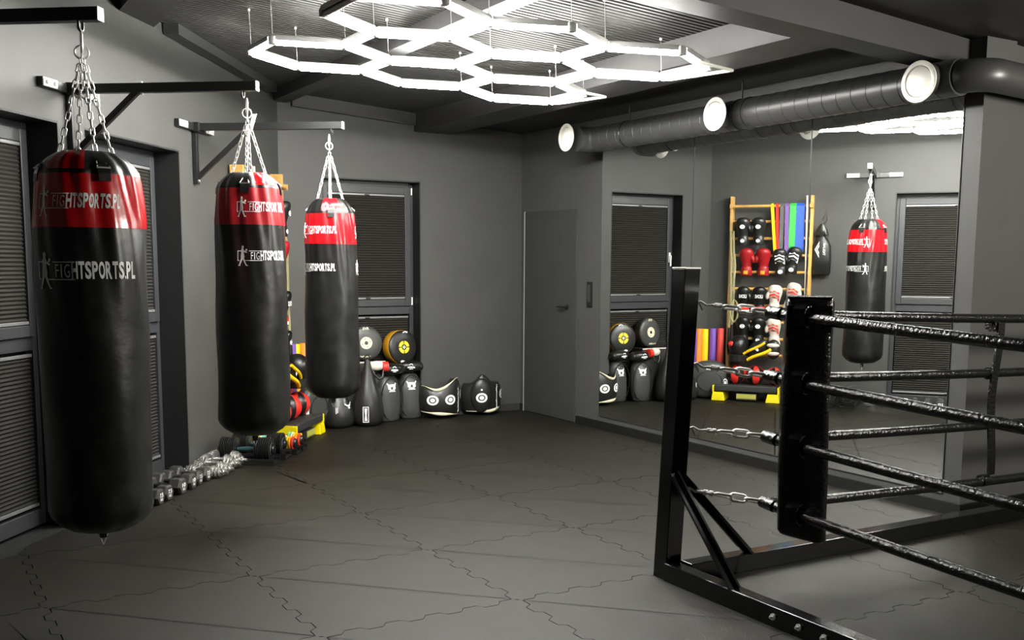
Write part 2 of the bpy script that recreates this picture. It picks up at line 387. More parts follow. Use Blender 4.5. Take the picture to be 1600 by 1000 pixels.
# windows
def window(name, w, h, hand, rd=.2):
    """local: x along the wall, y into the room, origin at floor middle of the glazing plane"""
    t = bpy.data.objects.new(name, None); COL.objects.link(t); tag(t, kind='structure')
    f = .055; tr = 1.135
    MB().bb((-w/2, -.06, 0), (-w/2+f, 0, h)).bb((w/2-f, -.06, 0), (w/2, 0, h)).bb((-w/2+f, -.06, h-f-.01), (w/2-f, 0, h)).bb((-w/2+f, -.06, 0), (w/2-f, 0, .10)).bb((-w/2+f, -.06, tr-.05), (w/2-f, 0, tr+.03)).build('window_frame', M_frame, t, bevel=.004)
    a = w/2-f+.01; z0, z1 = tr+.035, h-f
    MB().bb((-a, -.05, z0), (-a+.065, .022, z1)).bb((a-.065, -.05, z0), (a, .022, z1)).bb((-a+.065, -.05, z1-.075), (a-.065, .022, z1)).bb((-a+.065, -.05, z0), (a-.065, .022, z0+.07)).build('sash', M_frame, t, bevel=.004)
    MB().bb((-w/2+f, -.055, .1), (w/2-f, -.05, h-f)).build('pane', M_glass, t)
    def blind(x0, x1, zb, zt, y):
        mb = MB(); n = int((zt-zb)/.0125); vs = []
        for i in range(n+1):
            z = zb+(zt-zb)*i/n; vs += [(x0, y+(.008 if i % 2 else -.004), z), (x1, y+(.008 if i % 2 else -.004), z)]
        mb.add(vs, [(2*i, 2*i+1, 2*i+3, 2*i+2) for i in range(n)]); mb.build('pleated_blind', M_blind, t)
        MB().bb((x0, y-.01, zt-.006), (x1, y+.016, zt+.014)).bb((x0, y-.01, zb-.014), (x1, y+.016, zb+.006)).build('blind_rail', M_rail, t, bevel=.003)
        MB().box((x0+(x1-x0)*.5, y+.02, zt+.002), (.05, .012, .014)).box((x0+(x1-x0)*.5, y+.02, zb-.004), (.05, .012, .014)).build('blind_tab', M_blk, t, bevel=.003)
    blind(-a+.067, a-.067, z0+.088, z1-.092, .004)
    blind(-w/2+f+.012, w/2-f-.012, .135, tr-.085, -.018)
    hx = hand*(a-.03)
    MB().bb((-w/2, 0, 0), (-w/2+.012, rd, h)).bb((w/2-.012, 0, 0), (w/2, rd, h)).bb((-w/2+.012, 0, h-.012), (w/2-.012, rd, h)).build('reveal_lining', M_lining, t)
    MB().box((-hx, .028, 1.70), (.028, .012, .12)).box((-hx, .05, 1.66), (.018, .016, .13)).build('window_handle', M_white, t, bevel=.004) if name == 'window_3' else None
    if name == 'window_3': MB().tube([(hand*(a+.012), .018, h-.13), (hand*(a+.012), .018, h-.06)], .008, 10).tube([(hand*(a+.012), .018, z0+.01), (hand*(a+.012), .018, z0+.09)], .008, 10).build('hinge', M_white, t, 40)
    return t
w = window('window_1', W1[1]-W1[0], WZ, 1); w.location = W((W1[0]+W1[1])/2, -.2); w.rotation_euler = (0, 0, WRZ)
w = window('window_2', W2[1]-W2[0], WZ, 1); w.location = W((W2[0]+W2[1])/2, -.2); w.rotation_euler = (0, 0, WRZ)
w = window('window_3', BW[1]-BW[0], WZ, -1, .17); w.location = ((BW[0]+BW[1])/2, YB+.17, 0); w.rotation_euler = (0, 0, pi)

# mirrors
for k, (y0, y1, lb) in enumerate([(2.715, 4.05, 'tall wall mirror next to the grey door, showing the window'), (1.40, 2.711, 'tall middle wall mirror showing the pine wall bars'), (.13, 1.396, 'tall wall mirror nearest the wall corner, showing a hanging bag')]):
    t = thing('wall_mirror', lb, 'mirror', (XM, (y0+y1)/2, .13), 0, 'mirror panels on the right wall')
    MB().bb((-.007, -(y1-y0)/2, 0), (0, (y1-y0)/2, 2.56)).build('mirror_glass', M_mirror, t)
    MB().bb((-.0078, -(y1-y0)/2, 0), (0, -(y1-y0)/2+.004, 2.56)).bb((-.0078, (y1-y0)/2-.004, 0), (0, (y1-y0)/2, 2.56)).bb((-.0078, -(y1-y0)/2, -.004), (0, (y1-y0)/2, .002)).build('polished_edge', M_frame, t)

# ------------------------------------------------------------------ honeycomb lamp
def lamp():
    h = 1.355; ha, hs, hx, hy, t1, t2, ta = .0128, .3385, -.9589, 5.2197, -.0515, -.0166, .53372
    cen = dict(A=(0, 0), C=(1.5, .8660), D=(1.5, -.8660), B=(1.5, 2.598), E=(3, 1.7321), F=(3, 0), G=(3, -1.7321), H=(4.5, .8660))
    vo = [(-1, 0), (-.5, .866), (.5, .866), (1, 0), (.5, -.866), (-.5, -.866)]
    def P(u, v):
        v = -v; X = hs*(cos(ha)*u-sin(ha)*v); Y = hs*(sin(ha)*u+cos(ha)*v)
        x, y, z = (X+hx)*h, (Y+hy)*h, (1+t1*X+t2*Y)*h
        return Vector((cos(ta)*x+sin(ta)*y, -sin(ta)*x+cos(ta)*y, z)) + CAMP
    c0 = P(2.2, .6)
    t = thing('honeycomb_ceiling_light', 'large white honeycomb of glowing LED tubes hung on wires below the dark ceiling', 'ceiling light', c0)
    V = {}; E = {}
    for k, c in cen.items():
        for i in range(6):
            a = (round(c[0]+vo[i][0], 2), round(c[1]+vo[i][1], 2)); b = (round(c[0]+vo[(i+1) % 6][0], 2), round(c[1]+vo[(i+1) % 6][1], 2))
            V[a] = P(*a)-c0; V[b] = P(*b)-c0
            E[tuple(sorted((a, b)))] = (k, i)
    nd = lambda q: min(V, key=lambda p: abs(p[0]-q[0])+abs(p[1]-q[1]))
    seen = set()
    for (a, b), ki in E.items():
        a, b = nd(a), nd(b)
        A, B = V[a], V[b]; d = (B-A).normalized(); A2, B2 = A+d*.022, B-d*.022
        off = ki == ('B', 0)
        o = MB().tube([A2, B2], .0200, 12).build('light_tube', M_blk if off else M_tube, t, 50)
        if off: o['label'] = 'dark unlit tube'
        up = Vector((0, 0, .034)); sd_ = d.cross(Vector((0, 0, 1))).normalized()*.026; lo_ = Vector((0, 0, .0205)); MB().beam(A2+up, B2+up, .056, .008).beam(A2+sd_+lo_, B2+sd_+lo_, .004, .027).beam(A2-sd_+lo_, B2-sd_+lo_, .004, .027).build('tube_housing', M_housing, o)
    mj = MB().lathe([(0, -.02), (.028, -.016), (.03, .02), (.02, .036), (0, .038)], 10).mesh('joint', M_housing, 40)
    used = []
    for p, q in V.items():
        if any((q-u).length < .05 for u in used): continue
        used.append(q); place(mj, 'joint', t, q)
        w = q+c0
        if (p[0]*2+p[1]) % 1.3 > .35:
            top = Vector((q.x-.01, q.y, deck(w.x)-c0.z-.002))
            MB().tube([q+Vector((0, 0, .03)), top], .0022, 5).build('suspension_wire', M_zinc, t)
            MB().lathe([(.009, -.012), (.009, .0), (.004, .004)], 8, m=Matrix.Translation(top)).build('ceiling_fixing', M_white, t)
    # added pale tubes: ghost image of the lit ones past the two right-hand cells
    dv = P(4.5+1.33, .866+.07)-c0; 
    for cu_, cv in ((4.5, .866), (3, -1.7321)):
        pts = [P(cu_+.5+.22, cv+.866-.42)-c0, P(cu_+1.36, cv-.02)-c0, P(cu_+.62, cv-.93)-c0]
        o = MB().tube(pts, .011, 8).build('ghost_tube', M_tubeghost, t, 50); o['label'] = 'slim pale ghost image of a lit tube'
        MB().tube([P(cu_+.5, cv+.866)-c0, pts[0]], .006, 6).tube([P(cu_+.5, cv-.866)-c0, pts[2]], .006, 6).build('ghost_tube_clip', M_housing, t)  # added stubs joining the ghost image to the lamp
lamp()

# ------------------------------------------------------------------ air duct
DX, DZ, DR = 3.1, 2.762, .112
t = thing('ventilation_duct', 'long round dark grey spiral duct with white round outlets above the mirrors', 'air duct', (DX, 2, DZ))
ey = 3.72-2
MB().tube([(0, -2.02, 0), (0, ey, 0)], DR, 32).build('duct_pipe', M_duct, t, 40)
def arc(c, r, a0, a1, n, ax): return [(c[0]+r*cos(a0+(a1-a0)*i/n)*ax[0], c[1]+r*sin(a0+(a1-a0)*i/n), c[2]) for i in range(n+1)]
MB().tube(arc((-.13, ey, 0), .13, 0, pi/2, 8, (1,))+[(-.19, ey+.13, 0)], DR, 32).build('duct_elbow', M_duct, t, 40)
MB().tube(arc((.14, -2.02, 0), .14, pi, 1.5*pi, 8, (1,))+[(2.5, -2.16, -.09)], DR*.88, 32).build('duct_elbow', M_duct, t, 40)
sr = MB().lathe([(DR+.0005, -.003), (DR+.0035, -.001), (DR+.0035, .001), (DR+.0005, .003)], 32, cap=False).mesh('seam_ring', M_duct, 60)
qy = Vector((0, 0, 1)).rotation_difference(Vector((.06, 1, 0)))
k = 0; y = -1.9
while y < ey:
    place(sr, 'seam_ring', t, (0, y, 0), qy); y += .125
for (y, z0) in ((1.97-2, .0), (.12-2, .0)):
    for e in ((-.2, .17) if y > -1 else (.17,)): MB().tube([(0, y+e, 0), (0, y+e+.03, 0)], DR+.008, 32).build('collar', M_duct, t, 40)
    MB().tube([(-.05, y, 0), (-.20, y, 0)], .085, 28).build('branch_stub', M_duct, t, 40)
vq = Vector((0, 0, 1)).rotation_difference(Vector((-1, 0, 0)))
for (x, y, z) in ((2.80-DX, 3.85-2, .005), (2.85-DX, 1.9-2, -.012), (2.85-DX, .085-2, -.036)):
    o = MB().lathe([(.085, -.03), (.122, -.004), (.124, .004), (.112, .012), (.095, .008), (.09, -.008), (.085, -.03)], 40, cap=False).build('outlet_ring', M_vent, t, 50)
    o.location = (x, y, z); o.rotation_mode = 'QUATERNION'; o.rotation_quaternion = vq
    o2 = MB().lathe([(.088, -.006), (.088, .002), (.05, .016), (.02, .02), (0, .02)], 40).build('outlet_disc', M_vent, o, 50)
    o3 = MB().lathe([(.094, -.0075), (.0875, -.0075)], 40, cap=False).build('shadow_gap', M_blk, o)
for y in (1.88-2, 3.3-2):
    MB().tube([(0, y, DR), (0, y, deck(3.1)-DZ)], .006, 8).tube([(DR*1.02*cos(a), y, DR*1.02*sin(a)) for a in [2*pi*i/24 for i in range(24)]], .006, 6, closed=True).build('hanger_rod', M_blk, t, 50)

# ------------------------------------------------------------------ bag brackets
def bracket_parts(t):
    MB().box((0, .02, 0), (.62, .035, .055)).build('wall_bar', M_blk, t, bevel=.003)
    for sx in (-1, 1):
        o = MB().box((sx*.235, .041, 0), (.145, .006, .05)).build('end_plate', M_zinc, t, bevel=.002)
        MB().lathe([(.013, 0), (.013, .006), (.008, .012), (0, .012)], 6, m=Matrix.Translation((sx*.195, .044, 0)) @ Matrix.Rotation(-pi/2, 4, 'X')).lathe([(.013, 0), (.013, .006), (.008, .012), (0, .012)], 6, m=Matrix.Translation((sx*.275, .044, 0)) @ Matrix.Rotation(-pi/2, 4, 'X')).build('bolt', M_chrome, o)
    MB().bb((-.02, .003, -.43), (.02, .04, -.028)).build('wall_upright', M_blk, t, bevel=.003)
    MB().box((0, .05, 0), (.11, .05, .07)).build('arm_socket', M_blk, t, bevel=.004)
    MB().bb((-.025, .03, -.025), (.025, 1.195, .03)).build('arm', M_blk, t, bevel=.003)
    MB().bb((-.026, 1.195, -.026), (.026, 1.202, .031)).build('end_cap', M_zinc, t, bevel=.002)
    MB().beam((0, .025, -.39), (0, .46, -.01), .035, .035).build('brace', M_blk, t, bevel=.003)
    for p_, ax_ in (((0, .04, -.405), Matrix.Rotation(-pi/2, 4, 'X')), ((0, .48, .03), Matrix()), ((0, .48, -.025), Matrix.Rotation(pi, 4, 'X'))):
        MB().lathe([(.009, 0), (.009, .01), (0, .013)], 6, m=Matrix.Translation(p_) @ ax_).build('bolt', M_chrome, t)
    MB().tube([(-.018, 1.11, -.02), (-.018, 1.11, -.045)]+[(-.018*cos(a), 1.11, -.045-.018*sin(a)) for a in [pi*i/8 for i in range(1, 8)]]+[(.018, 1.11, -.045), (.018, 1.11, -.02)], .006, 8).build('hook_eye', M_blk, t, 50)
BZ = 2.65
BRK = [(-5.39, 'black wall bracket at the left frame edge, nearest the camera'), (-3.625, 'black wall bracket between the two left windows, arm above the middle bag'), (-1.88, 'black wall bracket carrying the smallest, farthest punching bag')]
b0 = None
for s_, lb in BRK:
    if b0 is None:
        b0 = thing('bag_bracket', lb, 'bracket', W(s_, 0, BZ), WRZ, 'wall brackets for punching bags'); bracket_parts(b0)
    else:
        c = copy_tree(b0, W(s_, 0, BZ), WRZ); c['label'] = lb

# ------------------------------------------------------------------ punching bags
def link_mesh(l, w, r, name='link', m=None):
    hl, hw = l/2-w/2, w/2-r; pts = []
    for i in range(7): a = -pi/2+pi*i/6; pts.append((hw*cos(a+pi/2)*-1 if 0 else hw*sin(a), 0, hl+hw*cos(a)))
    for i in range(7): a = pi/2+pi*i/6; pts.append((hw*sin(a), 0, -hl+hw*cos(a)))
    return MB().tube(pts, r, 6, closed=True, flat=(0, 1, 0)).mesh(name, m or M_chrome, 60)
LK = link_mesh(.046, .024, .0034)
def chain(parent, a, b, me, pitch, name='chain'):
    a, b = Vector(a), Vector(b); d = b-a; n = max(2, round(d.length/pitch)); q0 = Vector((0, 0, 1)).rotation_difference(d.normalized())
    first = None; step = d/n
    for i in range(n):
        q = q0 @ Quaternion((0, 0, 1), pi/2*(i % 2)+.35)
        if first is None: first = place(me, name, parent, a+step*.5, q)
        else:
            rel = q0.inverted()
            fq = first.rotation_quaternion; inv = fq.inverted()
            place(me, 'link', first, inv @ (step*i), inv @ q)
    return first
BOXER = [[(.078+.019*cos(a), .140+.027*sin(a)) for a in [2*pi*i/12 for i in range(12)]],
         [(.062, .118), (.092, .115), (.10, .09), (.095, .04), (.055, .035), (.045, .08)],
         [(.088, .10), (.118, .07), (.112, .052), (.086, .066)], [(.108, .072), (.132, .095), (.142, .082), (.116, .055)],
         [(.128, .108), (.150, .112), (.160, .094), (.150, .078), (.130, .084)],
         [(.10, .085), (.135, .062), (.150, .066), (.152, .05), (.136, .044), (.10, .062)],
         [(.052, .042), (.097, .042), (.108, -.02), (.098, -.055), (.046, -.055), (.044, -.01)],
         [(.046, -.045), (.078, -.05), (.055, -.10), (.03, -.155), (.014, -.155), (.028, -.10)], [(.014, -.15), (.032, -.15), (.036, -.166), (-.004, -.166)],
         [(.072, -.05), (.100, -.045), (.118, -.10), (.142, -.155), (.124, -.158), (.095, -.105)], [(.124, -.150), (.144, -.148), (.168, -.166), (.124, -.168)]]
def logo():
    f = Flat()
    for p in BOXER: f.pg(p)
    f.quad(-.01, .072, .045, .082, 4); f.quad(-.01, -.085, .02, -.075, 2); f.quad(-.01, -.085, .0, .082, 1)
    f.quad(.185, .072, .40, .082, 12); f.quad(.11, -.085, .40, -.075, 14)
    f.text('F', .215, -.062, .25, .058, .0); f.text('I', .268, -.062, .282, .058, .0); f.text('G', .302, -.064, .355, .06, .0)
    x = .37
    for ch, wd_ in zip('HTSPORTS.PL', (.062, .055, .06, .058, .062, .062, .055, .06, .02, .056, .045)):
        h0, h1 = (-.075, .085) if ch != '.' else (-.075, -.045)
        f.text(ch, x, h0, x+wd_-.006, h1, .035); x += wd_
    return f
def bag(name, label, s_, dx, R, kl, tab, ztop, zred, zredb, zbot, logos, wr, wb, group, ang, spring=False, fork=2.44):
    p = W(s_, 1.11, 0)+Vector(dx); t = thing(name, label, 'punching bag', (p.x, p.y, BZ-.04), 0, group)
    c0 = atan2(CAMP.y-p.y, CAMP.x-p.x); zz = lambda z: z-(BZ-.04)
    ph = [random.random()*6 for _ in range(6)]
    def fn(r, z, th):
        zw = z+(BZ-.04)
        top = max(0, min(1, (zw-(zredb-.45))/.55)); bot = max(0, min(1, (zbot+.2-zw)/.25))
        d = 0
        for k in range(4):
            a = ang+k*pi/2
            w_ = (th-a+pi) % (2*pi)-pi; g = cos(w_)
            if g > 0: d += .011*top**1.5*(g**10)*(-1) + .006*top**1.5*sin(9*w_*(1.1+.25*(zw-zredb)))*(g**3)
        d += .0035*top*sin(17*th+9*zw+ph[0])+.0025*sin(5*th+7*zw+ph[1])+.002*sin(3*th-11*zw+ph[2]) + .004*bot*sin(11*th+ph[3])
        return max(r+d*min(1, r/R), .0)
    n = 120
    def seg(z0, z1, rr, k): return [(rr(z0+(z1-z0)*i/k), zz(z0+(z1-z0)*i/k)) for i in range(k+1)]
    def rad_(z):
        if z > zred: q = (z-zred)/(ztop-zred); return R*(.93-.16*q-.26*q**2.6)
        if z > zredb: q = (z-zredb)/(zred-zredb); return R*(1.01-.09*q**1.5)
        q = (z-zbot)/(zredb-zbot); e = .10/(zredb-zbot)
        base = R*(kl+(1.01-kl)*min(1, q*1.15))
        if q < e: u = 1-q/e; base *= sqrt(max(0, 1-.62*u*u))
        return base
    low = [(0.0, zz(zbot-.012))]+[(R*.30, zz(zbot-.012)), (R*.5, zz(zbot-.006))]+seg(zbot, zredb, rad_, 44)
    MB().lathe(low, n, fn).build('lower_body', M_skin, t, 70)
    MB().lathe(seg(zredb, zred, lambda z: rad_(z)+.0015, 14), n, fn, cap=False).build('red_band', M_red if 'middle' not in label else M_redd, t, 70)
    topo = seg(zred-.004, ztop, rad_, 10)+[(R*.30, zz(ztop-.02)), (0, zz(ztop-.03))]
    MB().lathe(topo, n, fn).build('top_cover', M_skin, t, 70)
    for k in range(2):
        a = ang+tab+k*pi
        MB().lathe(seg(zred+.018, ztop, lambda z: rad_(z)+.004, 8), 12, fn, a-.42, a+.42).build('red_top_tab', M_red, t, 70)
    for (th0, zc, Wd) in logos:
        def mp(u, v, th0=th0, zc=zc, Wd=Wd):
            z = zc+v*Wd*1.02; r = rad_(z); th = c0+rad(th0)+u*Wd/r; r = fn(r, zz(z), th)+.0035
            return (r*cos(th), r*sin(th), zz(z))
        logo().to(mp, 'printed_logo', M_white, t, .022)
    # hardware
    z0 = zz(BZ-.065)
    MB().tube([(.0, .012*cos(a), z0-.045+.045*sin(a)) for a in [2*pi*i/16 for i in range(16)]], .0048, 8, closed=True).build('carabiner', M_chrome, t, 60)
    MB().tube([(.028*cos(a), .004, zz(2.50)+.028*sin(a)) for a in [2*pi*i/20 for i in range(20)]], .004, 8, closed=True).build('ring', M_chrome, t, 60)
    zf = zz(fork)
    chain(t, (0, 0, zz(2.485)), (0, 0, zf), LK, .034, 'short_chain')
    if spring:
        MB().tube([(.045-.03*i/240+.013*cos(2*pi*i/12), .013*sin(2*pi*i/12), zz(2.50)-.10*i/240) for i in range(0, 241)], .0018, 4).build('spring', M_chrome, t, 60)
    for k in range(4):
        a = ang+k*pi/2; rt = R*.48; zt = ztop-.05; ra = R*.86
        e = Vector((rt*cos(a), rt*sin(a), zz(zt+.045)))
        chain(t, (.012*cos(a), .012*sin(a), zf), e, LK, .034)
        tang = Vector((-sin(a), cos(a), 0)); lo = Vector((ra*cos(a), ra*sin(a), zz(zred+.025)))*1.0
        lo = lo+Vector((cos(a), sin(a), 0))*.012
        MB().tube([lo-tang*.026, e, lo+tang*.026], .0038, 6, closed=True).build('triangle_ring', M_chrome, t)
        pts = [(fn(rad_(z), zz(z), a)+.008, z) for z in (zred-.03, zred, zred+.04)]
        MB().strip([(r*cos(a), r*sin(a), zz(z)) for r, z in pts], .05, .006, tang).build('strap_loop', M_skin, t)
    MB().box((0, 0, zz(zbot-.03)), (.03, .02, .045)).build('bottom_tab', M_skin, t, bevel=.003)
    q = c0+pi/2; u = Vector((cos(q), sin(q), 0))*.02
    MB().tube([u+Vector((0, 0, zz(zbot-.03))), Vector((0, 0, zz(zbot-.085))), -u+Vector((0, 0, zz(zbot-.03)))], .0028, 6).build('bottom_ring', M_chrome, t)
    return t
G = 'punching bags hanging along the left wall'
bag('punching_bag', 'largest black and red punching bag, nearest the camera at the left', -5.39, (0, 0, 0), .228, .94, -pi/4, 2.085, 1.985, 1.765, .455,
    [(-57, 1.872, .37), (-60, 1.588, .445)], 0, 0, G, atan2(-4.75, -.7)+rad(18), fork=2.45)
bag('punching_bag', 'middle black and dull red punching bag with boxer print in full view', -3.62, (.02, 0, 0), .206, 1.05, pi/4, 2.15, 2.055, 1.842, .585,
    [(-21, 1.945, .345), (-20, 1.662, .345)], 0, 0, G, atan2(-6.15, -1.78)+rad(-8), spring=True, fork=2.43)
bag('punching_bag', 'smallest looking black and red punching bag, farthest, before the back window', -1.88, (-.02, .005, 0), .200, 1.055, 0.0, 2.105, 1.99, 1.762, .585,
    [(-82, 1.865, .34), (-85, 1.585, .345), (66, 1.865, .34), (66, 1.585, .345)], 0, 0, G, atan2(-7.5, -2.85)+rad(2), fork=2.42)

# ------------------------------------------------------------------ boxing ring corner
t = thing('ring_corner_frame', 'black steel corner post of the boxing ring with floor rails and braces', 'boxing ring', (.87, -.07, 0))
lean = Vector((.065, -.02, 0))
pb = MB(); sq = [(-.05, -.05), (.05, -.05), (.05, .05), (-.05, .05)]
pb.add([(x, y, 0) for x, y in sq]+[(x+lean.x, y+lean.y, 1.605) for x, y in sq], [(3, 2, 1, 0), (4, 5, 6, 7)]+[(i, (i+1) % 4, 4+(i+1) % 4, 4+i) for i in range(4)])
pb.build('post', M_ring, t, bevel=.004)
MB().box((lean.x, lean.y, 1.608), (.104, .104, .008)).build('post_cap', M_zinc, t, bevel=.002)
MB().bb((-.06, -5.2, 0), (.02, -.05, .095)).build('floor_rail', M_ring, t, bevel=.004)
MB().add([(.05, -.05, 0), (.05, -.14, 0), (4.9, -.22, 0), (4.9, -.12, 0), (.05, -.05, .095), (.05, -.14, .095), (4.9, -.22, .095), (4.9, -.12, .095)],
         [(0, 1, 2, 3), (7, 6, 5, 4), (0, 4, 5, 1), (1, 5, 6, 2), (2, 6, 7, 3), (3, 7, 4, 0)]).build('floor_rail', M_ring, t, bevel=.004)
MB().beam((.0, -.055, .56), (-.02, -.55, .09), .05, .012, up=(1, 0, 0)).beam((-.02, -.055, .56), (-.045, -.55, .09), .012, .04, up=(1, 0, 0)).build('brace', M_ring, t)
MB().beam((.05, -.02, .55), (.47, -.11, .09), .05, .012, up=(0, 1, 0)).beam((.05, -.045, .55), (.47, -.132, .09), .012, .04, up=(0, 1, 0)).build('brace', M_ring, t)
for (x, y) in ((-.075, -.83), (-.075, -.985), (-.075, -1.13)):
    o = MB().lathe([(.016, 0), (.016, .007), (.007, .007), (.007, .022), (0, .024)], 8, m=Matrix.Translation((-.06, y, .05)) @ Matrix.Rotation(-pi/2, 4, 'Y')).build('bolt', M_chrome, t, 40)
for (x, y) in ((4.9, -.17), (-.02, -5.2)):
    MB().box((x, y, .8), (.1, .1, 1.6)).build('post', M_ring, t, bevel=.004)
LV = [1.385, 1.065, .755, .415]; PZ = [1.43, 1.115, .785, .47]
NM = ['top', 'second from top', 'second from bottom', 'bottom']
LKB = link_mesh(.100, .054, .0082)
MX_, MY_ = 1.24, -.42
for i in range(4):
    z0 = LV[i]
    pth = [Vector((MX_-.005, MY_+.02, z0+.004))]+[Vector((MX_, MY_-.05-k*.25, z0-.055*(.05+k*.25)+.0068*(k*.25)**2)) for k in range(0, 19)]
    t = thing('ring_rope', '%s black ring rope on the near side, running to the right' % NM[i], 'rope', (0, 0, 0), 0, 'near side ring ropes')
    MB().tube(pth, .0265, 16).build('rope_cover', M_vinyl, t, 60)
    MB().tube([pth[0]+Vector((.004, .03, .003)), pth[0]+Vector((0, -.06, -.004))], .031, 16).build('rope_end_sleeve', M_vinyl, t, 60)
    pth = [Vector((MX_-.02+.04, MY_, z0+.01))]+[Vector((MX_+.10+k*.25, MY_, z0-.045*(.1+k*.25)+.0055*(k*.25)**2)) for k in range(0, 18)]
    t = thing('ring_rope', '%s black ring rope on the mirror side, behind the others' % NM[i], 'rope', (0, 0, 0), 0, 'mirror side ring ropes')
    MB().tube(pth, .0265, 16).build('rope_cover', M_vinyl, t, 60)
    # chain with turnbuckle
    a = Vector((.87+.05+lean.x*PZ[i]/1.6, -.07-.04, PZ[i])); b = Vector((MX_-.012, MY_+.05, z0+.008)); d = (b-a); n = d.normalized()
    t = thing('turnbuckle_chain', '%s steel turnbuckle chain between the ring post and the corner pad' % NM[i], 'chain', a, 0, 'ring corner chains')
    e1 = d.length*.46
    MB().tube([(0, 0, 0), n*.03+Vector((0, 0, .012)), n*.06-Vector((0, 0, .004)), n*.085], .0065, 8).tube([n*.02+Vector((0, 0, .012)), n*.04+Vector((0, 0, -.03))], .006, 6).build('hook', M_chrome, t, 60)
    side = n.cross(Vector((0, 0, 1))).normalized()
    MB().tube([n*.085, n*(e1-.01)], .008, 8).tube([n*.11+side*.014, n*(e1-.04)+side*.014], .0065, 8).tube([n*.11-side*.014, n*(e1-.04)-side*.014], .0065, 8).tube([n*.10, n*.12], .015, 8).tube([n*(e1-.05), n*(e1-.03)], .015, 8).build('turnbuckle', M_chrome, t, 60)
    chain(t, n*(e1-.015), d, LKB, .072)
t = thing('corner_pad', 'tall glossy black corner pad of the boxing ring behind the rope ends', 'ring pad', (.87+.662*.7071, -.07-.662*.7071, 0), -pi/4)
pr_ = []
for z, k, dz in ((.285, .90, 0), (.30, 1, 0), (.6, 1.0, 0), (1.0, .985, 0), (1.36, .98, 0), (1.452, .97, 0), (1.468, .88, 0)):
    r_ = []
    for i in range(32):
        a = 2*pi*i/32; e = .28; x = math.copysign(abs(cos(a))**e, cos(a))*.118*k; y = math.copysign(abs(sin(a))**e, sin(a))*.14*k
        zz_ = z+(.05*(-x/.118)*.5 if z < .4 else 0)+(.004*sin(7*a) if z > 1.4 else 0)
        r_.append((x+.006*sin(5*z+2*a), y, zz_))
    pr_.append(r_)
MB().loft(pr_).build('pad_body', M_vinyl, t, 70)
MB().box((0, 0, 1.472), (.21, .25, .006)).build('pad_top_flap', M_vinyl, t, bevel=.002)
for i in range(4):
    z = LV[i]
    for sy in (-1, 1):
        MB().strip([(-.035, sy*.13, z+.06), (-.05, sy*.175, z+.035), (-.05, sy*.175, z-.045), (-.035, sy*.13, z-.07)], .055, .005, (1, 0, 0)).build('rope_strap', M_vinyl, t)
for i in range(4):
    c_ = Vector((MX_, MY_-.19, LV[i]-.012)); cl_ = t_rot = Matrix.Rotation(pi/4, 3, 'Z') @ (c_-Vector(t.location))
    ax_ = Matrix.Rotation(pi/4, 3, 'Z') @ Vector((0, 1, 0)); sd_ = Matrix.Rotation(pi/4, 3, 'Z') @ Vector((1, 0, 0))
    MB().strip([cl_+sd_*(.040*cos(a))+Vector((0, 0, .052*sin(a)+.006)) for a in [2*pi*k/20 for k in range(21)]], .06, .006, ax_).build('rope_strap', M_vinyl, t)
MB().box((-.05, -.1435, 1.36), (.11, .006, .15)).box((.06, -.1435, 1.37), (.09, .008, .13)).build('velcro_flap', M_vinyl, t, bevel=.003)
t = thing('rope_spacer_strap', 'black vertical webbing strap tying the mirror side ring ropes together', 'strap', (2.98, MY_, 0))
sx = lambda z: .0+.015*sin(6*z)
MB().strip([(sx(z), -.034+.006*sin(9*z), z) for z in [1.30-.03*i for i in range(31)]], .06, .012, (1, 0, 0)).build('webbing', M_vinyl, t)
for z in (1.28, 1.0, .71, .36):
    MB().tube([(-.028, 0, z), (.028, 0, z)], .036, 14).build('strap_loop', M_vinyl, t, 50)

#@@PART2
# ------------------------------------------------------------------ wall bars (ladder) and what hangs on them
def LW(s, d, z): return W(s, d, z)
LS = -.745
t = thing('wall_bars', 'tall pine wall bars on the left wall, hung with gloves and bands', 'wall bars', W(LS, 0, 0), WRZ)
HWD = .465
for sx in (-1, 1):
    MB().bb((sx*HWD-.018, .02, 0), (sx*HWD+.018, .14, 2.43)).build('side_post', M_pine, t, bevel=.004)
rz_ = [2.31]+[2.13-.2*k for k in range(10)]
for k, z in enumerate(rz_):
    y = .17 if k == 0 else .10
    MB().tube([(-HWD+.018, y, z), (HWD-.018, y, z)], .017, 12).build('rung', M_pine, t, 50)
MB().bb((-HWD-.018, .12, 2.285), (-HWD+.018, .185, 2.335)).bb((HWD-.018, .12, 2.285), (HWD+.018, .185, 2.335)).build('top_rung_bracket', M_pine, t, bevel=.003)
gs = lambda x: -.27-(x-1143)*.00734           # mirror-image pixel -> place along the wall
gz = lambda y: (622-y)*.00771
def at_wall(name, label, cat, x, z, d, group=None, rot=0): return thing(name, label, cat, W(gs(x), d, z), WRZ+rot, group)
def glove_mb(side):
    R = []
    for z, a, b, dy, dx in ((-.045, .043, .036, 0, 0), (-.01, .047, .040, .0, 0), (.03, .056, .048, .004, 0), (.075, .066, .056, .010, 0), (.115, .068, .060, .016, 0), (.145, .060, .056, .022, 0), (.166, .042, .044, .026, 0), (.174, .018, .02, .028, 0)):
        R.append([(dx+a*cos(q), dy+b*sin(q), z) for q in [2*pi*i/20 for i in range(20)]])
    return MB().loft(R)
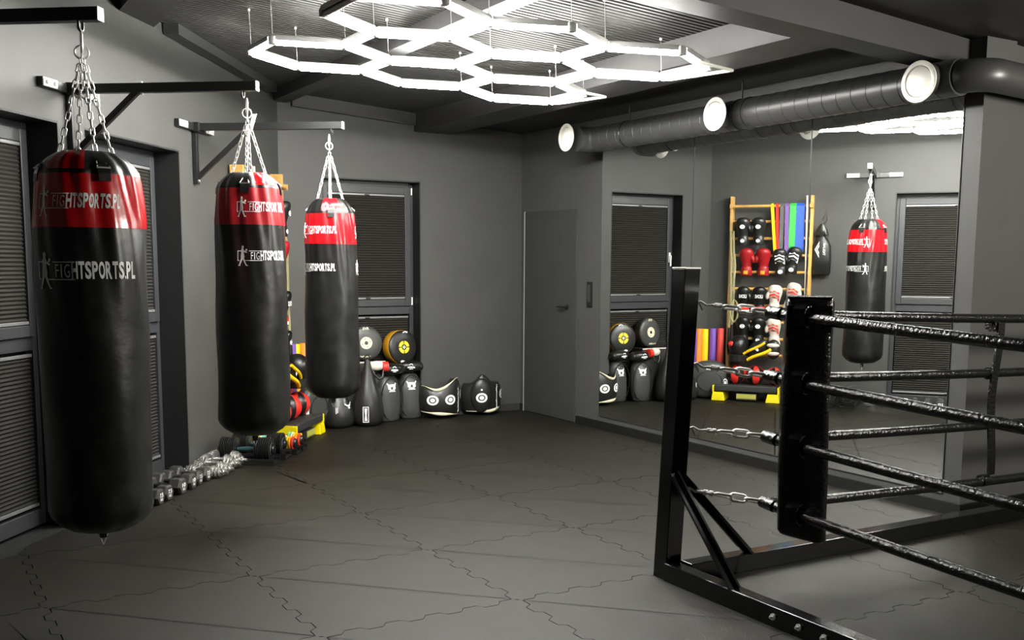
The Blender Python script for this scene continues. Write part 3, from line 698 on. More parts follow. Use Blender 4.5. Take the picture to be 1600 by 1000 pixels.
def glove(label, x, ybot, d, side, m, mc=None, mt=None, group=None, tilt=0, deco=None, sc=1.0, cat='glove'):
    t = thing('boxing_glove', label, cat, W(gs(x), d, gz(ybot)+.14*sc), WRZ, group); t.scale = (1.27*sc, 1.15*sc, 1.03*sc); t.rotation_euler = (0, rad(tilt), WRZ)
    hnd = glove_mb(side).build('hand', m, t, 60)
    MB().ell((side*.058, .022, .055), (.024, .028, .055), Matrix.Rotation(rad(-side*14), 3, 'Y').to_4x4(), 14, 8).build('thumb', mt or m, t, 60)
    cf_ = []
    for z, a, b in ((-.14, .052, .043), (-.132, .056, .047), (-.06, .050, .042), (-.04, .046, .039)):
        cf_.append([(a*cos(q), b*sin(q), z) for q in [2*pi*i/20 for i in range(20)]])
    MB().loft(cf_).build('cuff', mc or m, t, 60)
    def mp(u, v):
        z = v; bb_ = .058 if z > .02 else .046; dy = .013 if z > .02 else 0
        a = .064 if z > .02 else .054
        uu = max(-.95, min(.95, u/a)); return (-u, dy+bb_*sqrt(1-uu*uu)+.004, z)
    if deco == 'emblem':
        Flat().ring(0, .065, .016, .024, 20).disc(0, .065, .011, 12, 1.6).to(mp, 'emblem', M_white, hnd)
        Flat().ring(0, -.095, .014, .02, 20).disc(0, -.095, .010, 12, 1.5).to(mp, 'cuff_emblem', M_white, t)
    elif deco == 'word':
        f = Flat(); f.text('LEONE', -.036, .04, .036, .082, .03)
        f.to(mp, 'printed_word', M_white, hnd)
        MB().lathe([(.0565, -.128), (.0575, -.125), (.0575, -.105), (.056, -.10)], 20, lambda r, z, a: r, cap=False, m=Matrix.Diagonal((1, .84, 1, 1))).build('white_cuff_band', M_white, t, 60)
        MB().lathe([(.0555, -.098), (.0575, -.095), (.0565, -.065), (.053, -.06)], 20, cap=False, m=Matrix.Diagonal((1, .84, 1, 1))).build('red_cuff_band', M_redl, t, 60)
    elif deco in ('stripes', 'redstripes'):
        f = Flat(); 
        for k in range(4):
            v = -.01+.038*k
            f.pg([(-.045, v), (.0, v+.03), (.045, v+.012), (.045, v+.03), (.0, v+.05), (-.045, v+.018)])
        f.quad(-.045, -.012, -.038, .14, 6)
        f.to(mp, 'printed_stripes', M_white if deco == 'stripes' else M_redl, hnd)
        g = Flat().ring(0, -.095, .016, .024, 20).disc(0, -.095, .012, 12, 1.5); g.to(mp, 'cuff_emblem', M_white if deco == 'stripes' else M_redl, t)
    elif deco == 'label':
        Flat().quad(-.02, -.125, .02, -.085, 2).to(mp, 'cuff_label', M_gold, t)
    return t
g = 'boxing gloves on the pine wall bars'
glove('plain matt black glove with emblem, top row of the wall bars by the left post', 1165, 381, .175, 1, M_leather, deco='emblem', group=g)
glove('plain matt black glove with emblem, top row of the wall bars beside the bands', 1190, 381, .175, -1, M_leather, deco='emblem', group=g)
glove('dark red leather glove nearer the left post of the wall bars', 1172, 428, .175, 1, M_redd, deco='label', group=g)
glove('dark red leather glove beside the striped black gloves', 1199, 428, .175, -1, M_redd, deco='label', group=g)
glove('black glove with white stripes beside the red leather gloves', 1226, 428, .18, 1, M_leather, deco='stripes', group=g, tilt=-4, sc=.98)
glove('black glove with white stripes beside the right post', 1246, 425, .18, -1, M_leather, deco='stripes', group=g, tilt=10, sc=.98)
glove('glossy black glove with red and white cuff nearer the left post', 1169, 487, .175, 1, M_skin, deco='word', group=g)
glove('glossy black glove with red and white cuff beside the white gloves', 1195, 487, .175, -1, M_skin, deco='word', group=g)
glove('white glove with red stripes nearest the black gloves with red cuffs', 1219, 484, .18, -1, M_offw, deco='redstripes', group=g, tilt=3)
glove('white glove with red stripes at the right post, leaning over', 1246, 480, .18, 1, M_offw, deco='redstripes', group=g, tilt=14)
glove('plain black glove in the lower row by the left post', 1170, 534, .175, 1, M_skin, deco='emblem', group=g)
glove('plain black glove in the lower row beside a white glove', 1195, 534, .175, -1, M_skin, deco='emblem', group=g)
glove('white glove with red stripes in the lower row', 1220, 535, .18, -1, M_offw, deco='redstripes', group=g, tilt=-3)
# resistance bands over the top rung
for (x, wd_, m, ln, lb, dx) in ((1210, .03, M_yell, .60, 'thin yellow resistance band with skewed loop on the top rung', .05), (1218, .028, M_redl, .58, 'thin red resistance band next to the yellow one', .02), (1226, .045, M_greyl, .56, 'grey resistance band between the red and purple ones', 0),
                          (1233.5, .05, M_purpl, .60, 'purple resistance band between the grey and green ones', .01), (1243, .075, M_green, .53, 'wide green resistance band on the top rung', 0), (1254, .095, M_blue, .56, 'widest blue resistance band beside the right post', 0)):
    t = thing('resistance_band', lb, 'band', W(gs(x), 0, 0), WRZ, 'resistance bands on the top rung')
    y0, z0 = .17, 2.335
    pth = [(dx, y0-.012, z0-ln)]+[(dx*(1-k/6), y0-.026, z0-ln+.04+(ln-.07)*k/6) for k in range(7)]+[(0, y0, z0+.002)]+[(dx*k/6, y0+.026, z0-.03-(ln-.07)*k/6) for k in range(7)]+[(dx, y0+.012, z0-ln), (dx, y0-.012, z0-ln)]
    if wd_ < .035:
        for e in (-1, 1): MB().strip([(p[0]+e*wd_*.32*(1 if i not in (0, 8, 16, 17) else .6), p[1], p[2]) for i, p in enumerate(pth)], wd_*.45, .005, (1, 0, 0)).build('loop', m, t)
    else: MB().strip(pth, wd_, .004, (1, 0, 0)).build('loop', m, t)
# straps, rope, sticks
t = thing('suspension_trainer', 'olive webbing straps with black handles hanging on the left post of the wall bars', 'straps', W(gs(1152), .16, 0), WRZ)
for k, (x0, z1) in enumerate(((.0, .62), (-.034, .58))):
    MB().strip([(x0-.02, .0, 2.02), (x0, .025, 1.7), (x0+.012, .03, 1.3), (x0+.005, .035, .95), (x0, .035, z1+.28)], .02, .004, (1, 0, 0)).build('webbing', M_olive, t)
    MB().tube([(x0, .035, z1+.28), (x0-.012, .04, z1+.05), (x0, .04, z1-.06), (x0+.015, .04, z1+.05), (x0, .035, z1+.27)], .013, 8).build('handle_loop', M_leather, t, 60)
MB().tube([(.02+.045*cos(a), .03, 1.06+.13*sin(a)) for a in [2*pi*i/20 for i in range(20)]], .011, 8, closed=True).build('coiled_strap', M_olive, t, 60)
t = thing('skipping_rope', 'thin pale cords hanging inside the left post of the wall bars', 'rope', W(gs(1150), .15, 0), WRZ)
for k in range(4):
    x0 = .012*k-.02
    MB().tube([(x0, .0, 2.0-.08*k), (x0-.01+.01*k, .03, 1.6), (x0, .035, 1.2), (x0+.012*sin(k), .03, .75+.06*k)], .0035, 6).build('cord', M_pole if k % 2 else M_zinc, t, 60)
t = thing('exercise_stick', 'long pale thin stick leaning against the right post of the wall bars', 'stick', W(gs(1264), .205, 0), WRZ)
MB().tube([(.06, .12, .0), (0, .0, 2.42)], .013, 10).build('rod', M_pole, t, 60)
t = thing('drawstring_bag', 'black drawstring bag with white diamond print hanging beside the right post', 'bag', W(-1.33, .07, 1.50), WRZ)
R = []
for z, a, b in ((.0, .085, .02), (.02, .11, .045), (.18, .115, .055), (.34, .105, .05), (.42, .07, .04), (.455, .03, .03), (.47, .075, .04), (.53, .06, .035), (.60, .02, .02)):
    R.append([(a*cos(q)*(1+.06*sin(5*q+z*20)), b*sin(q), z) for q in [2*pi*i/24 for i in range(24)]])
MB().loft(R).build('sack', M_leather, t, 60)
f = Flat()
for k, r_ in enumerate((.075, .045)):
    f.pg([(.02, .30+r_*1.3), (.02+r_*.7, .30), (.02+r_*.7-.014, .30), (.02, .30+r_*1.3-.028)]).pg([(.02, .30-r_*1.3), (.02+r_*.7, .30), (.02+r_*.7-.014, .30), (.02, .30-r_*1.3+.028)])
vs, fs = text2d('TIGUAR', .03); f.add([(-.05+.028*(1-y)*1, .23+.15*x) for x, y in vs], fs)
f.to(lambda u, v: (-u, .062*sqrt(max(.05, 1-(u/.125)**2))+.002, v), 'printed_mark', M_white, t)
MB().tube([(.0, .0, .58), (.05, .01, .64), (.045, .03, .75), (.0, .03, .64)], .004, 6).build('cord', M_blk, t, 60)
# head guards and shin pads on the balls
t = at_wall('head_guard', 'black head guard with a red patch, above the medicine balls by the left post', 'head guard', 1166, .55, .30)
MB().ell((0, 0, .10), (.115, .115, .13), n=22, h=14).build('shell', M_skin, t, 60)
MB().lathe([(.085, -.09), (.115, -.08), (.12, -.01), (.105, .0)], 22).build('chin_guard', M_leather, t, 60)
MB().ell((-.075, .085, .13), (.035, .02, .03)).build('red_patch', M_redl, t, 60)
t = at_wall('shin_guard', 'black and yellow shin guard lying across the medicine balls', 'shin guard', 1196, .60, .30)
Q = Matrix.Rotation(rad(-38), 4, 'Y')
MB().ell((0, 0, .03), (.15, .06, .075), Q).build('shield', M_leather, t, 60)
MB().tube([Q @ Vector((-.15+.03*i, .05+.02*sin(pi*i/10), -.055+.03*cos(pi*i/10))) for i in range(11)], .02, 8).build('yellow_edge', M_foamy, t, 60)
MB().tube([Q @ Vector((-.14+.028*i, .055+.02*sin(pi*i/10), .04+.02*cos(pi*i/10))) for i in range(11)], .016, 8).build('yellow_edge', M_foamy, t, 60)
Flat().disc(.0, .02, .035, 14, .5).to(lambda u, v: Q @ Vector((u+.02, .072, v+.0)), 'emblem', M_white, t)
t = at_wall('focus_mitt', 'black mitt with two white crescent edges above the third medicine ball', 'mitt', 1222, .56, .30)
MB().ell((0, 0, .06), (.085, .06, .12)).build('mitt_body', M_leather, t, 60)
for z in (.11, .015): MB().ell((0, .035, z), (.075, .035, .028)).build('white_band', M_offw, t, 60)
# medicine balls on the step
def ball(label, x, d, r, rot, z):
    t = thing('medicine_ball', label, 'ball', W(gs(x), d, z+r), WRZ+rad(rot), 'red and black medicine balls')
    for k in range(8):
        a0, a1 = 2*pi*k/8, 2*pi*(k+1)/8; mb = MB(); rr = r if k % 2 else r*.985
        mb.lathe([(rr*sin(pi*i/14), -rr*cos(pi*i/14)) for i in range(15)], 6, None, a0, a1)
        if k % 2: mb.lathe([(rr*.97*sin(pi*i/14), -rr*.97*cos(pi*i/14)) for i in range(15)], 6, None, a0, a1)
        mb.build('red_panel' if k % 2 else 'black_panel', M_redl if k % 2 else M_skin, t, 60)
    return t
SZ = .19
ball('red and black medicine ball at the left end of the step', 1163, .29, .115, 20, SZ)
ball('red and black medicine ball in the middle of the three', 1194.5, .29, .115, 8, SZ)
ball('red and black medicine ball farthest from the foam rollers', 1225.5, .29, .11, -10, SZ)
t = thing('aerobic_step', 'black aerobic step on bright yellow feet under the wall bars', 'step', W(-.56, .315, 0), WRZ)
MB().bb((-.36, -.15, .115), (.36, .15, .19)).build('platform', M_box, t, bevel=.012)
for sx in (-1, 1):
    MB().add([(sx*.40, -.16, 0), (sx*.40, .16, 0), (sx*.24, .16, 0), (sx*.24, -.16, 0), (sx*.385, -.15, .10), (sx*.385, .15, .10), (sx*.26, .15, .10), (sx*.26, -.15, .10)], [(0, 1, 2, 3), (7, 6, 5, 4), (0, 4, 5, 1), (1, 5, 6, 2), (2, 6, 7, 3), (3, 7, 4, 0)]).bb((sx*.372, -.15, .1), (sx*.392, .15, .18)).build('yellow_foot', M_yel, t, bevel=.006)
MB().bb((-.10, .151, .035), (.13, .154, .09)).build('sticker', mat('yellow_green_sticker', (.42, .42, .08), .5), t)
MB().bb((-.10, -.14, .02), (.13, .151, .095)).build('under_tray', M_box, t)

# ------------------------------------------------------------------ corner: foam rollers and belly pad
for (x, y, m, lb, hgt) in ((.925, 5.49, M_purple, 'purple foam roller nearest the window of the back wall', .82), (.838, 5.49, M_orange, 'orange foam roller beside the yellow one', .835), (.752, 5.475, M_foamy, 'yellow foam roller in the middle of the row', .83), (.688, 5.405, M_purple, 'purple foam roller between the yellow and red ones', .84), (.628, 5.335, M_foamr, 'red foam roller nearest the wall bars', .845)):
    t = thing('foam_roller', lb, 'foam roller', (x, y, 0), 0, 'foam rollers standing in the corner')
    MB().lathe([(.012, 0), (.04, 0), (.0425, .004), (.0425, hgt-.004), (.04, hgt), (.012, hgt), (.012, hgt-.03), (0, hgt-.03)], 20).build('roll', m, t, 50)
t = thing('belly_pad', 'round dark grey belly pad leaning before the foam rollers in the corner', 'pad', (.845, 5.275, 0), atan2(-.78, .62)+pi/2+pi)
R = []
for y, k in ((-.05, .82), (-.035, .96), (.0, 1.0), (.03, .97), (.055, .85), (.07, .6), (.078, .3)):
    R.append([(.245*k*math.copysign(abs(cos(q))**.8, cos(q)), y, .235+.23*k*math.copysign(abs(sin(q))**.8, sin(q))) for q in [2*pi*i/32 for i in range(32)]])
MB().loft(R).build('pad_body', M_greyleather, t, 60)
MB().tube([(.15*cos(q), .072, .22+.12*sin(q)) for q in [2*pi*i/32 for i in range(32)]], .006, 6, closed=True).build('stitched_ring', M_leather, t, 60)
Flat().ring(0, 0, .03, .042).disc(0, 0, .02).to(lambda u, v: (.19+u*.7, .072-.25*abs(u), .2+v*1.3), 'white_target', M_white, t)
Flat().ring(0, 0, .03, .042).disc(0, 0, .02).to(lambda u, v: (-.19+u*.7, .072-.25*abs(u), .2+v*1.3), 'white_target', M_white, t)
Flat().pg([(-.045, .0), (.04, -.005), (.045, .012), (.0, .02), (-.02, .05), (-.03, .02)]).to(lambda u, v: (u, .075, .36+v), 'white_emblem', M_white, t)

# ------------------------------------------------------------------ gear before the back window
t = thing('plyo_box', 'black board box with pale top edge in the back window recess, under the round pads', 'box', (1.46, 5.60, 0))
MB().bb((-.24, -.11, 0), (.24, .11, .62)).build('box_body', M_box, t, bevel=.004)
MB().bb((-.24, -.114, .612), (.24, -.106, .624)).build('top_edge', M_offw, t)
def tear(label, x, y, h, r, deco):
    t = thing('teardrop_pad', label, 'pad', (x, y, 0), 0, 'black teardrop bags on the floor by the back wall')
    pf = [(r*q, h*z) for q, z in ((0, 0), (.6, .0), (.84, .03), (.97, .10), (1, .2), (.97, .31), (.86, .43), (.68, .56), (.46, .71), (.29, .85), (.2, .95), (.14, 1), (0, 1.0))]
    MB().lathe(pf, 32, lambda rr, z, a: rr*(1+.012*cos(6*a)), m=Matrix.Diagonal((1, .8, 1, 1))).build('bag_body', M_leather, t, 60)
    MB().tube([(.03*cos(q), 0, h+.015+.03*sin(q)) for q in [2*pi*i/12 for i in range(12)]], .007, 6, closed=True).build('hanging_loop', M_blk, t, 60)
    mp = lambda u, v: (u, -.8*sqrt(max(.0, (r*1.015)**2-u*u))-.006, v)
    if deco == 'box':
        f = Flat(); f.quad(-.10, .05, -.045, .056, 3).quad(-.10, .20, -.045, .206, 3).quad(-.10, .05, -.094, .206).quad(-.051, .05, -.045, .206)
        f.pg([(-.086, .065), (-.06, .065), (-.066, .12), (-.06, .19), (-.086, .19), (-.08, .12)]); f.to(mp, 'white_label', M_white, t)
    else:
        f = Flat(); f.quad(-.07, .15, -.062, .21).quad(-.056, .16, -.05, .215); f.ring(.06, .26, .03, .042, 16, 3.6, 6.2).disc(.07, .205, .011, 10); f.to(lambda u, v: (u, -.8*sqrt(max(.001, (r*.9)**2-u*u))-.012 if v < .23 else -.8*sqrt(max(.001, (r*.75)**2-u*u))-.014, v), 'white_marks', M_white, t)
    return t
tear('smaller black teardrop bag on the floor under the farthest punching bag', 1.135, 5.36, .46, .165, 'marks')
tear('taller black teardrop bag with framed white label by the window', 1.436, 5.33, .66, .165, 'box')
def shield(label, x, y, rz, lean):
    t = thing('leg_shield', label, 'pad', (x, y, 0), rz, 'black curved pads with white bull head print')
    R = []
    for z, w_, dd in ((0, .085, .04), (.02, .112, .055), (.12, .128, .07), (.28, .134, .08), (.40, .115, .075), (.465, .08, .05), (.49, .03, .03)):
        R.append([(w_*math.copysign(abs(cos(q))**.85, cos(q)), dd*sin(q)+.05*z/.47-.0, z) for q in [2*pi*i/24 for i in range(24)]])
    MB().loft(R).build('pad_body', M_greyleather, t, 60)
    R2 = [[(p[0]*1.04, p[1]+.02, p[2]) for p in r] for r in R[:-1]]
    MB().tube([(.128*cos(q), -.055-.01*sin(q)+.03*(.235+.235*sin(q)), .235+.225*sin(q)) for q in [2*pi*i/36 for i in range(36)]], .006, 6, closed=True).build('piping', M_leather, t, 60)
    f = Flat(); f.pg([(-.035, .37), (-.045, .395), (-.036, .40), (-.028, .385), (-.01, .385), (-.01, .34), (-.02, .325), (-.035, .34)]).pg([(.035, .37), (.045, .395), (.036, .40), (.028, .385), (.01, .385), (.01, .34), (.02, .325), (.035, .34)]).quad(-.011, .36, .011, .385).quad(-.03, .31, .03, .318).quad(-.022, .322, .022, .333)
    f.to(lambda u, v: (u*1.25, -.085*sqrt(max(.1, 1-(u/.13)**2))-.004+.05*v/.47+.012*max(0, (v-.30)/.1), v), 'white_print', M_white, t)
    return t
shield('black curved pad with white bull head print, left of the pair by the window', 1.735, 5.465, rad(8), 0)
shield('black curved pad with white bull head print, right of the pair at the reveal', 2.005, 5.545, rad(-6), 0)
def roundpad(label, x, y, z, r, th, rz, tilt, mside, kind):
    t = thing('round_punch_pad', label, 'pad', (x, y, z), rz); t.rotation_euler = (rad(tilt), 0, rz)
    mx = Matrix.Rotation(pi/2, 4, 'X')     # face towards -y
    MB().lathe([(0, -th/2), (r*.93, -th/2), (r, -th/2+.02), (r, th/2-.02), (r*.985, th/2-.006)], 40, m=mx).build('pad_side', mside, t, 60)
    MB().lathe([(r*.995, th/2-.022), (r*.97, th/2), (r*.85, th/2+.012), (r*.5, th/2+.018), (0, th/2+.018)], 40, m=mx).build('pad_face', M_greyleather if kind == 'a' else M_leather, t, 60)
    face = lambda u, v: (u, -th/2-.0215, v)
    if kind == 'a':
        f = Flat().ring(0, 0, .02, .062); f.to(face, 'cream_target', M_cream, t)
        g = Flat()
        for k in range(4): g.disc(.042*cos(pi/2*k+.3), .042*sin(pi/2*k+.3), .006, 8)
        g.disc(0, 0, .012, 12).to(lambda u, v: (u, -th/2-.0228, v), 'target_dots', M_blk, t)
        f = Flat(); f.text('EVR', -.03, r*.76, .035, r*.92, .03); f.text('rumble', -.075, -r*.83, .04, -r*.70, .02)
        f.to(lambda u, v: (u, -th/2-.0175, v), 'printed_word', M_cream, t)
    else:
        f = Flat()
        for k in range(4): f.ring(0, 0, .03, .066, 8, pi/2*k+.1, pi/2*(k+1)-.1)
        f.to(face, 'yellow_target', mat('yellow_print', (.85, .68, .03), .45) if 'yellow_print' not in MATS else MATS['yellow_print'], t)
        Flat().ring(0, 0, .009, .02, 4).to(face, 'target_square', M_white, t)
        f = Flat(); f.pg([(-.005, r*.80), (.025, r*.86), (.05, r*.80), (.06, r*.86), (.03, r*.93), (.0, r*.88)]); f.pg([(-.055, -r*.80), (-.03, -r*.74), (.0, -r*.80), (.01, -r*.88), (-.04, -r*.90)])
        f.to(lambda u, v: (u, -th/2-.0165, v), 'white_emblem', M_white, t)
    MB().tube([(r*1.0, .0, -.06), (r+.05, .01, -.02), (r+.045, .02, .05)] if kind == 'b' else [(-r*.9, .05, .0), (-r*.9, .1, .05), (-r*.6, .1, .1)], .008, 8).build('strap', M_leather, t, 60)
    return t
roundpad('round grey black punch pad with cream ring target beside the hanging bag', 1.535, 5.635, .800, .175, .11, rad(-8), -6, M_leather, 'a')
roundpad('round black punch pad with yellow target and orange side', 1.925, 5.635, .742, .180, .13, rad(10), -6, M_gold, 'b')
def mitt(label, x, y, z, rz, m):
    t = thing('bag_mitt', label, 'mitt', (x, y, z), rz, 'black mitts stacked before the window')
    MB().ell((0, 0, .055), (.135, .085, .06), e=.8).build('mitt_body', m, t, 60)
    MB().ell((.105, .0, .05), (.045, .065, .05)).build('cuff', M_leather, t, 60)
    f = Flat(); f.pg([(-.04, .045), (.045, .04), (.04, .055), (.0, .06), (-.035, .058)]).ring(0, .066, .016, .024, 14, .3, 2.8).quad(-.02, .03, .02, .036); f.to(lambda u, v: (u-.01, -.086*sqrt(max(.05, 1-(u/.14)**2))-.003, v), 'white_print', M_white, t)
mitt('black mitt with white print lying on the left bull head pad', 1.755, 5.465, .485, rad(5), M_skin)
mitt('black mitt with white print lying on the right bull head pad', 2.0, 5.555, .495, rad(-6), M_skin)
t = thing('sparring_glove', 'white and red small glove on the teardrop bag under the cream target pad', 'glove', (1.575, 5.42, .545), rad(-10))
MB().ell((0, 0, .04), (.085, .05, .05)).build('hand', M_offw, t, 60)
MB().lathe([(.04, -.03), (.05, -.025), (.05, .03), (.04, .035)], 18, m=Matrix.Translation((.085, 0, .03)) @ Matrix.Rotation(pi/2, 4, 'Y')).build('red_cuff', M_redl, t, 60)
MB().tube([(-.05, -.03, .0), (-.03, -.05, -.05), (.01, -.055, -.09), (.05, -.05, -.07), (.06, -.03, -.01)], .012, 8).build('strap', M_leather, t, 60)
# body protectors with white targets
def protector(label, x, y, rz, kind):
    t = thing('body_protector', label, 'body protector', (x, y, 0), rz, 'black body protectors with white targets')
    Ro, th = .20, .06; A = 1.5; n = 36
    if kind == 'a': zt = lambda a: .345+.10*max(0, (a-.05)/1.0)**1.2*(1 if a < .75 else max(0, 1-(a-.75)*1.1))-.045*math.exp(-((a+.35)/.45)**2); zb = lambda a: .04-.02*a
    else: zt = lambda a: .34+.10*math.exp(-((a+.35)/.42)**2); zb = lambda a: .035+.035*max(0, a)
    def P_(a, r, z): return (r*sin(a)*1.12, -r*cos(a)+.10, z)
    R = []
    for i in range(n+1):
        a = -A+2*A*i/n; z0, z1 = zb(a), zt(a); zm = (z0+z1)/2
        R.append([P_(a, Ro-th, z0), P_(a, Ro-.01, z0), P_(a, Ro+.012, z0+.03), P_(a, Ro+.018, zm), P_(a, Ro+.010, z1-.03), P_(a, Ro-.012, z1), P_(a, Ro-th, z1)])
    MB().loft(R).build('shell', M_leather, t, 50)
    for (f_, o1, nm) in ((zt, 1, 'top'), (zb, -1, 'bottom')):
        w_ = [max(.003, (.017 if o1 > 0 else .021)*math.exp(-((a-(-.15 if kind == 'a' else .15)*1)/.6)**2)) for a in [-1.2+2.4*i/20 for i in range(21)]]
        if kind == 'b' and o1 > 0: continue
        MB().tube([P_(a, Ro-.004 if o1 > 0 else Ro, f_(a)+(.004 if o1 > 0 else .012)) for a in [-1.2+2.4*i/20 for i in range(21)]], w_, 8).build('cream_edge', M_cream, t, 60)
    def sm(u, v): return P_(u, Ro+.024, v)
    def target(a, z, k=1):
        Flat().ring(0, 0, .032*k, .052*k).disc(0, 0, .022*k, 20).to(lambda u, v: sm(a+u/Ro, z+v), 'white_target', M_white, t)
    if kind == 'a':
        target(-.52, .20); target(.28, .20); target(1.25, .24)
        stripe = .78
    else:
        MB().ell(P_(-.42, Ro+.006, .22), (.115, .05, .185), Matrix.Rotation(-.42, 3, 'Z').to_4x4(), 24, 14).build('egg_bump', M_leather, t, 60)
        Flat().ring(0, 0, .032, .052).disc(0, 0, .022, 20).to(lambda u, v: (Vector(P_(-.42+u/.235, Ro+.06-.9*(u*u+v*v), .20+v))), 'white_target', M_white, t)
        Flat().disc(0, 0, .010, 10).to(lambda u, v: (Vector(P_(-.42+u/.235, Ro+.055, .285+v))), 'white_dot', M_white, t)
        target(.85, .22); stripe = .36
    f = Flat(); z = .075
    while z < (.33 if kind == 'a' else .33):
        q = random.random(); f.quad(stripe-.02-.03*(q > .6), z, stripe+.02+.02*(q < .3), z+.016); z += .0185
    f.pg([(stripe-.09, .055), (stripe+.03, .075), (stripe+.03, .095), (stripe-.06, .072)])
    f.to(sm, 'white_lettering_strip', M_white, t)
    MB().strip([P_(1.4, Ro-.03, .15), (.16, .085, .16), (0, .095, .17), (-.16, .085, .16), P_(-1.4, Ro-.03, .15)], .07, .008, (0, 0, 1)).build('back_strap', M_leather, t, 60)
protector('black body protector with two front targets, next to the bull head pads', 2.305, 5.44, rad(-6), 'a')
protector('black body protector with egg shaped bump, rightmost by the back wall', 2.83, 5.44, rad(4), 'b')

# ------------------------------------------------------------------ dumbbells along the left wall
def xf(s, d, rz=0): return W(s, d, 0), WRZ+rad(rz)
def hexbell(label, s, d, k, rz, num):
    loc, r = xf(s, d, rz); t = thing('hex_dumbbell', label, 'dumbbell', loc, r, 'black hexagonal dumbbells'); h = .056*k
    for sy in (-1, 1):
        R = []
        for y, q in ((.062, .80), (.075, .98), (.125*k, 1.0), (.14*k, .86)):
            R.append([(h*q*cos(pi/6+pi/3*i+pi/6), sy*y, h*.866+h*q*sin(pi/3*i+pi/3)) for i in range(6)])
        o = MB().loft(R).build('head', M_hex, t, bevel=.003)
        if sy > 0:
            f = Flat(); f.text(num, -.024, -.002, .024, .026, .02); f.text('KG', -.016, -.026, .016, -.008, .02)
            f.to(lambda u, v: (-u, .14*k+.001, h*.866+v), 'printed_weight', M_white, o)
    MB().tube([(0, -.07, h*.866), (0, 0, h*.866), (0, .07, h*.866)], [.014, .017, .014], 12).build('handle', M_blk, t, 60)
HB = [(-3.36, 1.1, 'hidden'), (-3.20, 1.08, ''), (-3.065, 1.08, ''), (-2.87, 1.14, ''), (-2.715, 1.14, ''), (-2.575, 1.05, ''), (-2.44, 1.08, '')]
HL = ['black hexagonal dumbbell half hidden behind the nearest punching bag', 'black hexagonal dumbbell, nearest to the camera in plain sight', 'black hexagonal dumbbell, second in plain sight from the nearest bag', 'black hexagonal dumbbell, third in plain sight from the nearest bag', 'black hexagonal dumbbell, third before the chrome ones', 'black hexagonal dumbbell, second before the chrome ones', 'black hexagonal dumbbell touching the chrome dumbbells']
for (s_, k, _), lb in zip(HB, HL): hexbell(lb, s_, .145, k, 3*sin(s_*9), '10' if k > 1.1 else '7.5')
def chromebell(label, s, d, k):
    loc, r = xf(s, d, 2*sin(s*7)); t = thing('chrome_dumbbell', label, 'dumbbell', loc, r, 'shining chrome dumbbells'); zc = .058*k
    MB().tube([(0, -.19, zc), (0, .19, zc)], .0125, 12).build('bar', M_shine, t, 60)
    for sy in (-1, 1):
        for i, q in enumerate((1, .92, .74)):
            y = sy*(.075+.024*i)
            MB().lathe([(.012, -.0105), (.05*k*q, -.0105), (.058*k*q, -.006), (.058*k*q, .006), (.05*k*q, .0105), (.012, .0105)], 28, m=Matrix.Translation((0, y, zc)) @ Matrix.Rotation(-pi/2, 4, 'X')).build('disc', M_shine, t, 40)
        mb = MB(); pts = []
        for i in range(24): rr = .026 if i % 4 < 2 else .020; pts.append((rr*cos(2*pi*i/24), rr*sin(2*pi*i/24)))
        mb.poly(pts, -.009, .009, Matrix.Translation((0, sy*.15, zc)) @ Matrix.Rotation(-pi/2, 4, 'X')).build('star_collar', M_shine, t, bevel=.001)
for s_, k, lb in ((-2.335, .85, 'smallest chrome dumbbell, touching the black hexagonal ones'), (-2.22, .92, 'chrome dumbbell second from the hexagonal ones'), (-2.085, 1.18, 'chrome dumbbell second from the plate dumbbells'), (-1.945, 1.22, 'biggest chrome dumbbell beside the black plate dumbbells')):
    chromebell(lb, s_, .21, k)
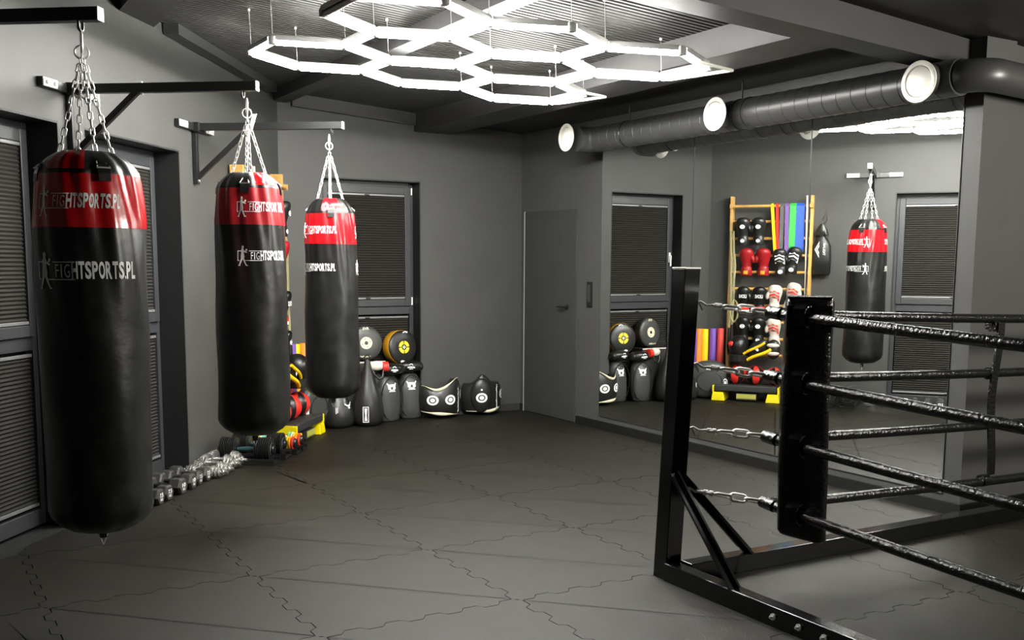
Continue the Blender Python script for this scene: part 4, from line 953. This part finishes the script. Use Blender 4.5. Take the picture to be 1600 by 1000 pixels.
def platebell(label, s, d, cols, k=1.0, tray=M_plate, L_=.2, name='adjustable_dumbbell', grp='black adjustable plate dumbbells'):
    loc, r = xf(s, d, 4); t = thing(name, label, 'dumbbell', loc, r, grp); rr = .098*k; zc = rr+.018
    MB().bb((-rr*.9, -L_-.05, 0), (rr*.9, L_+.05, .02)).bb((-rr*.9, -L_-.05, .02), (-rr*.75, L_+.05, .05)).bb((rr*.75, -L_-.05, .02), (rr*.9, L_+.05, .05)).build('base_tray', tray, t, bevel=.004)
    MB().bb((-rr*.92, -.05, .02), (-rr*.88, .06, .032)).build('metal_edge', M_chrome, t)
    MB().tube([(0, -.075, zc), (0, -.04, zc), (0, 0, zc), (0, .04, zc), (0, .075, zc)], [.018, .02, .022, .02, .018], 14).build('grip', M_teal, t, 60)
    for sy in (-1, 1):
        n = len(cols)
        for i, c in enumerate(cols):
            q = rr*(1-.03*(i % 3 == 2)) if n > 5 else rr*(1-.05*i)
            y = sy*(.085+(L_-.085)*i/(n-1))
            MB().lathe([(.0, -.006), (q*.9, -.006), (q, -.003), (q, .003), (q*.9, .006), (q*.6, .0075), (0, .0075)], 28, m=Matrix.Translation((0, y, zc)) @ Matrix.Rotation(-pi/2*sy, 4, 'X')).build('disc', c, t, 40)
        MB().lathe([(.036, 0), (.04, .012), (.034, .024), (0, .026)], 20, m=Matrix.Translation((0, sy*(L_+.006), zc)) @ Matrix.Rotation(-pi/2*sy, 4, 'X')).build('selector_knob', M_blk, t, 40)
        MB().tube([(rr*.55*cos(a), sy*(L_+.009), zc+rr*.55*sin(a)) for a in [2*pi*i/24 for i in range(24)]], .003, 6, closed=True).build('dial_ring', M_greyl, t, 60)
platebell('black adjustable plate dumbbell beside the chrome ones', -1.74, .315, [M_plate]*8)
platebell('black adjustable plate dumbbell beside the coloured discs', -1.50, .325, [M_plate]*8)
M_c = [mat('mint_disc', (.20, .62, .45), .4), M_offw, M_yell, mat('orange_disc', (.85, .30, .03), .4), M_redl]
platebell('dumbbell with mint, white, yellow, orange and red discs, beside the black ones', -1.285, .37, M_c, .72, M_plate, .17, 'coloured_dumbbell', 'dumbbells with coloured discs')
platebell('dumbbell with mint, white, yellow, orange and red discs, nearest the yellow step', -1.115, .37, M_c, .72, M_plate, .17, 'coloured_dumbbell', 'dumbbells with coloured discs')
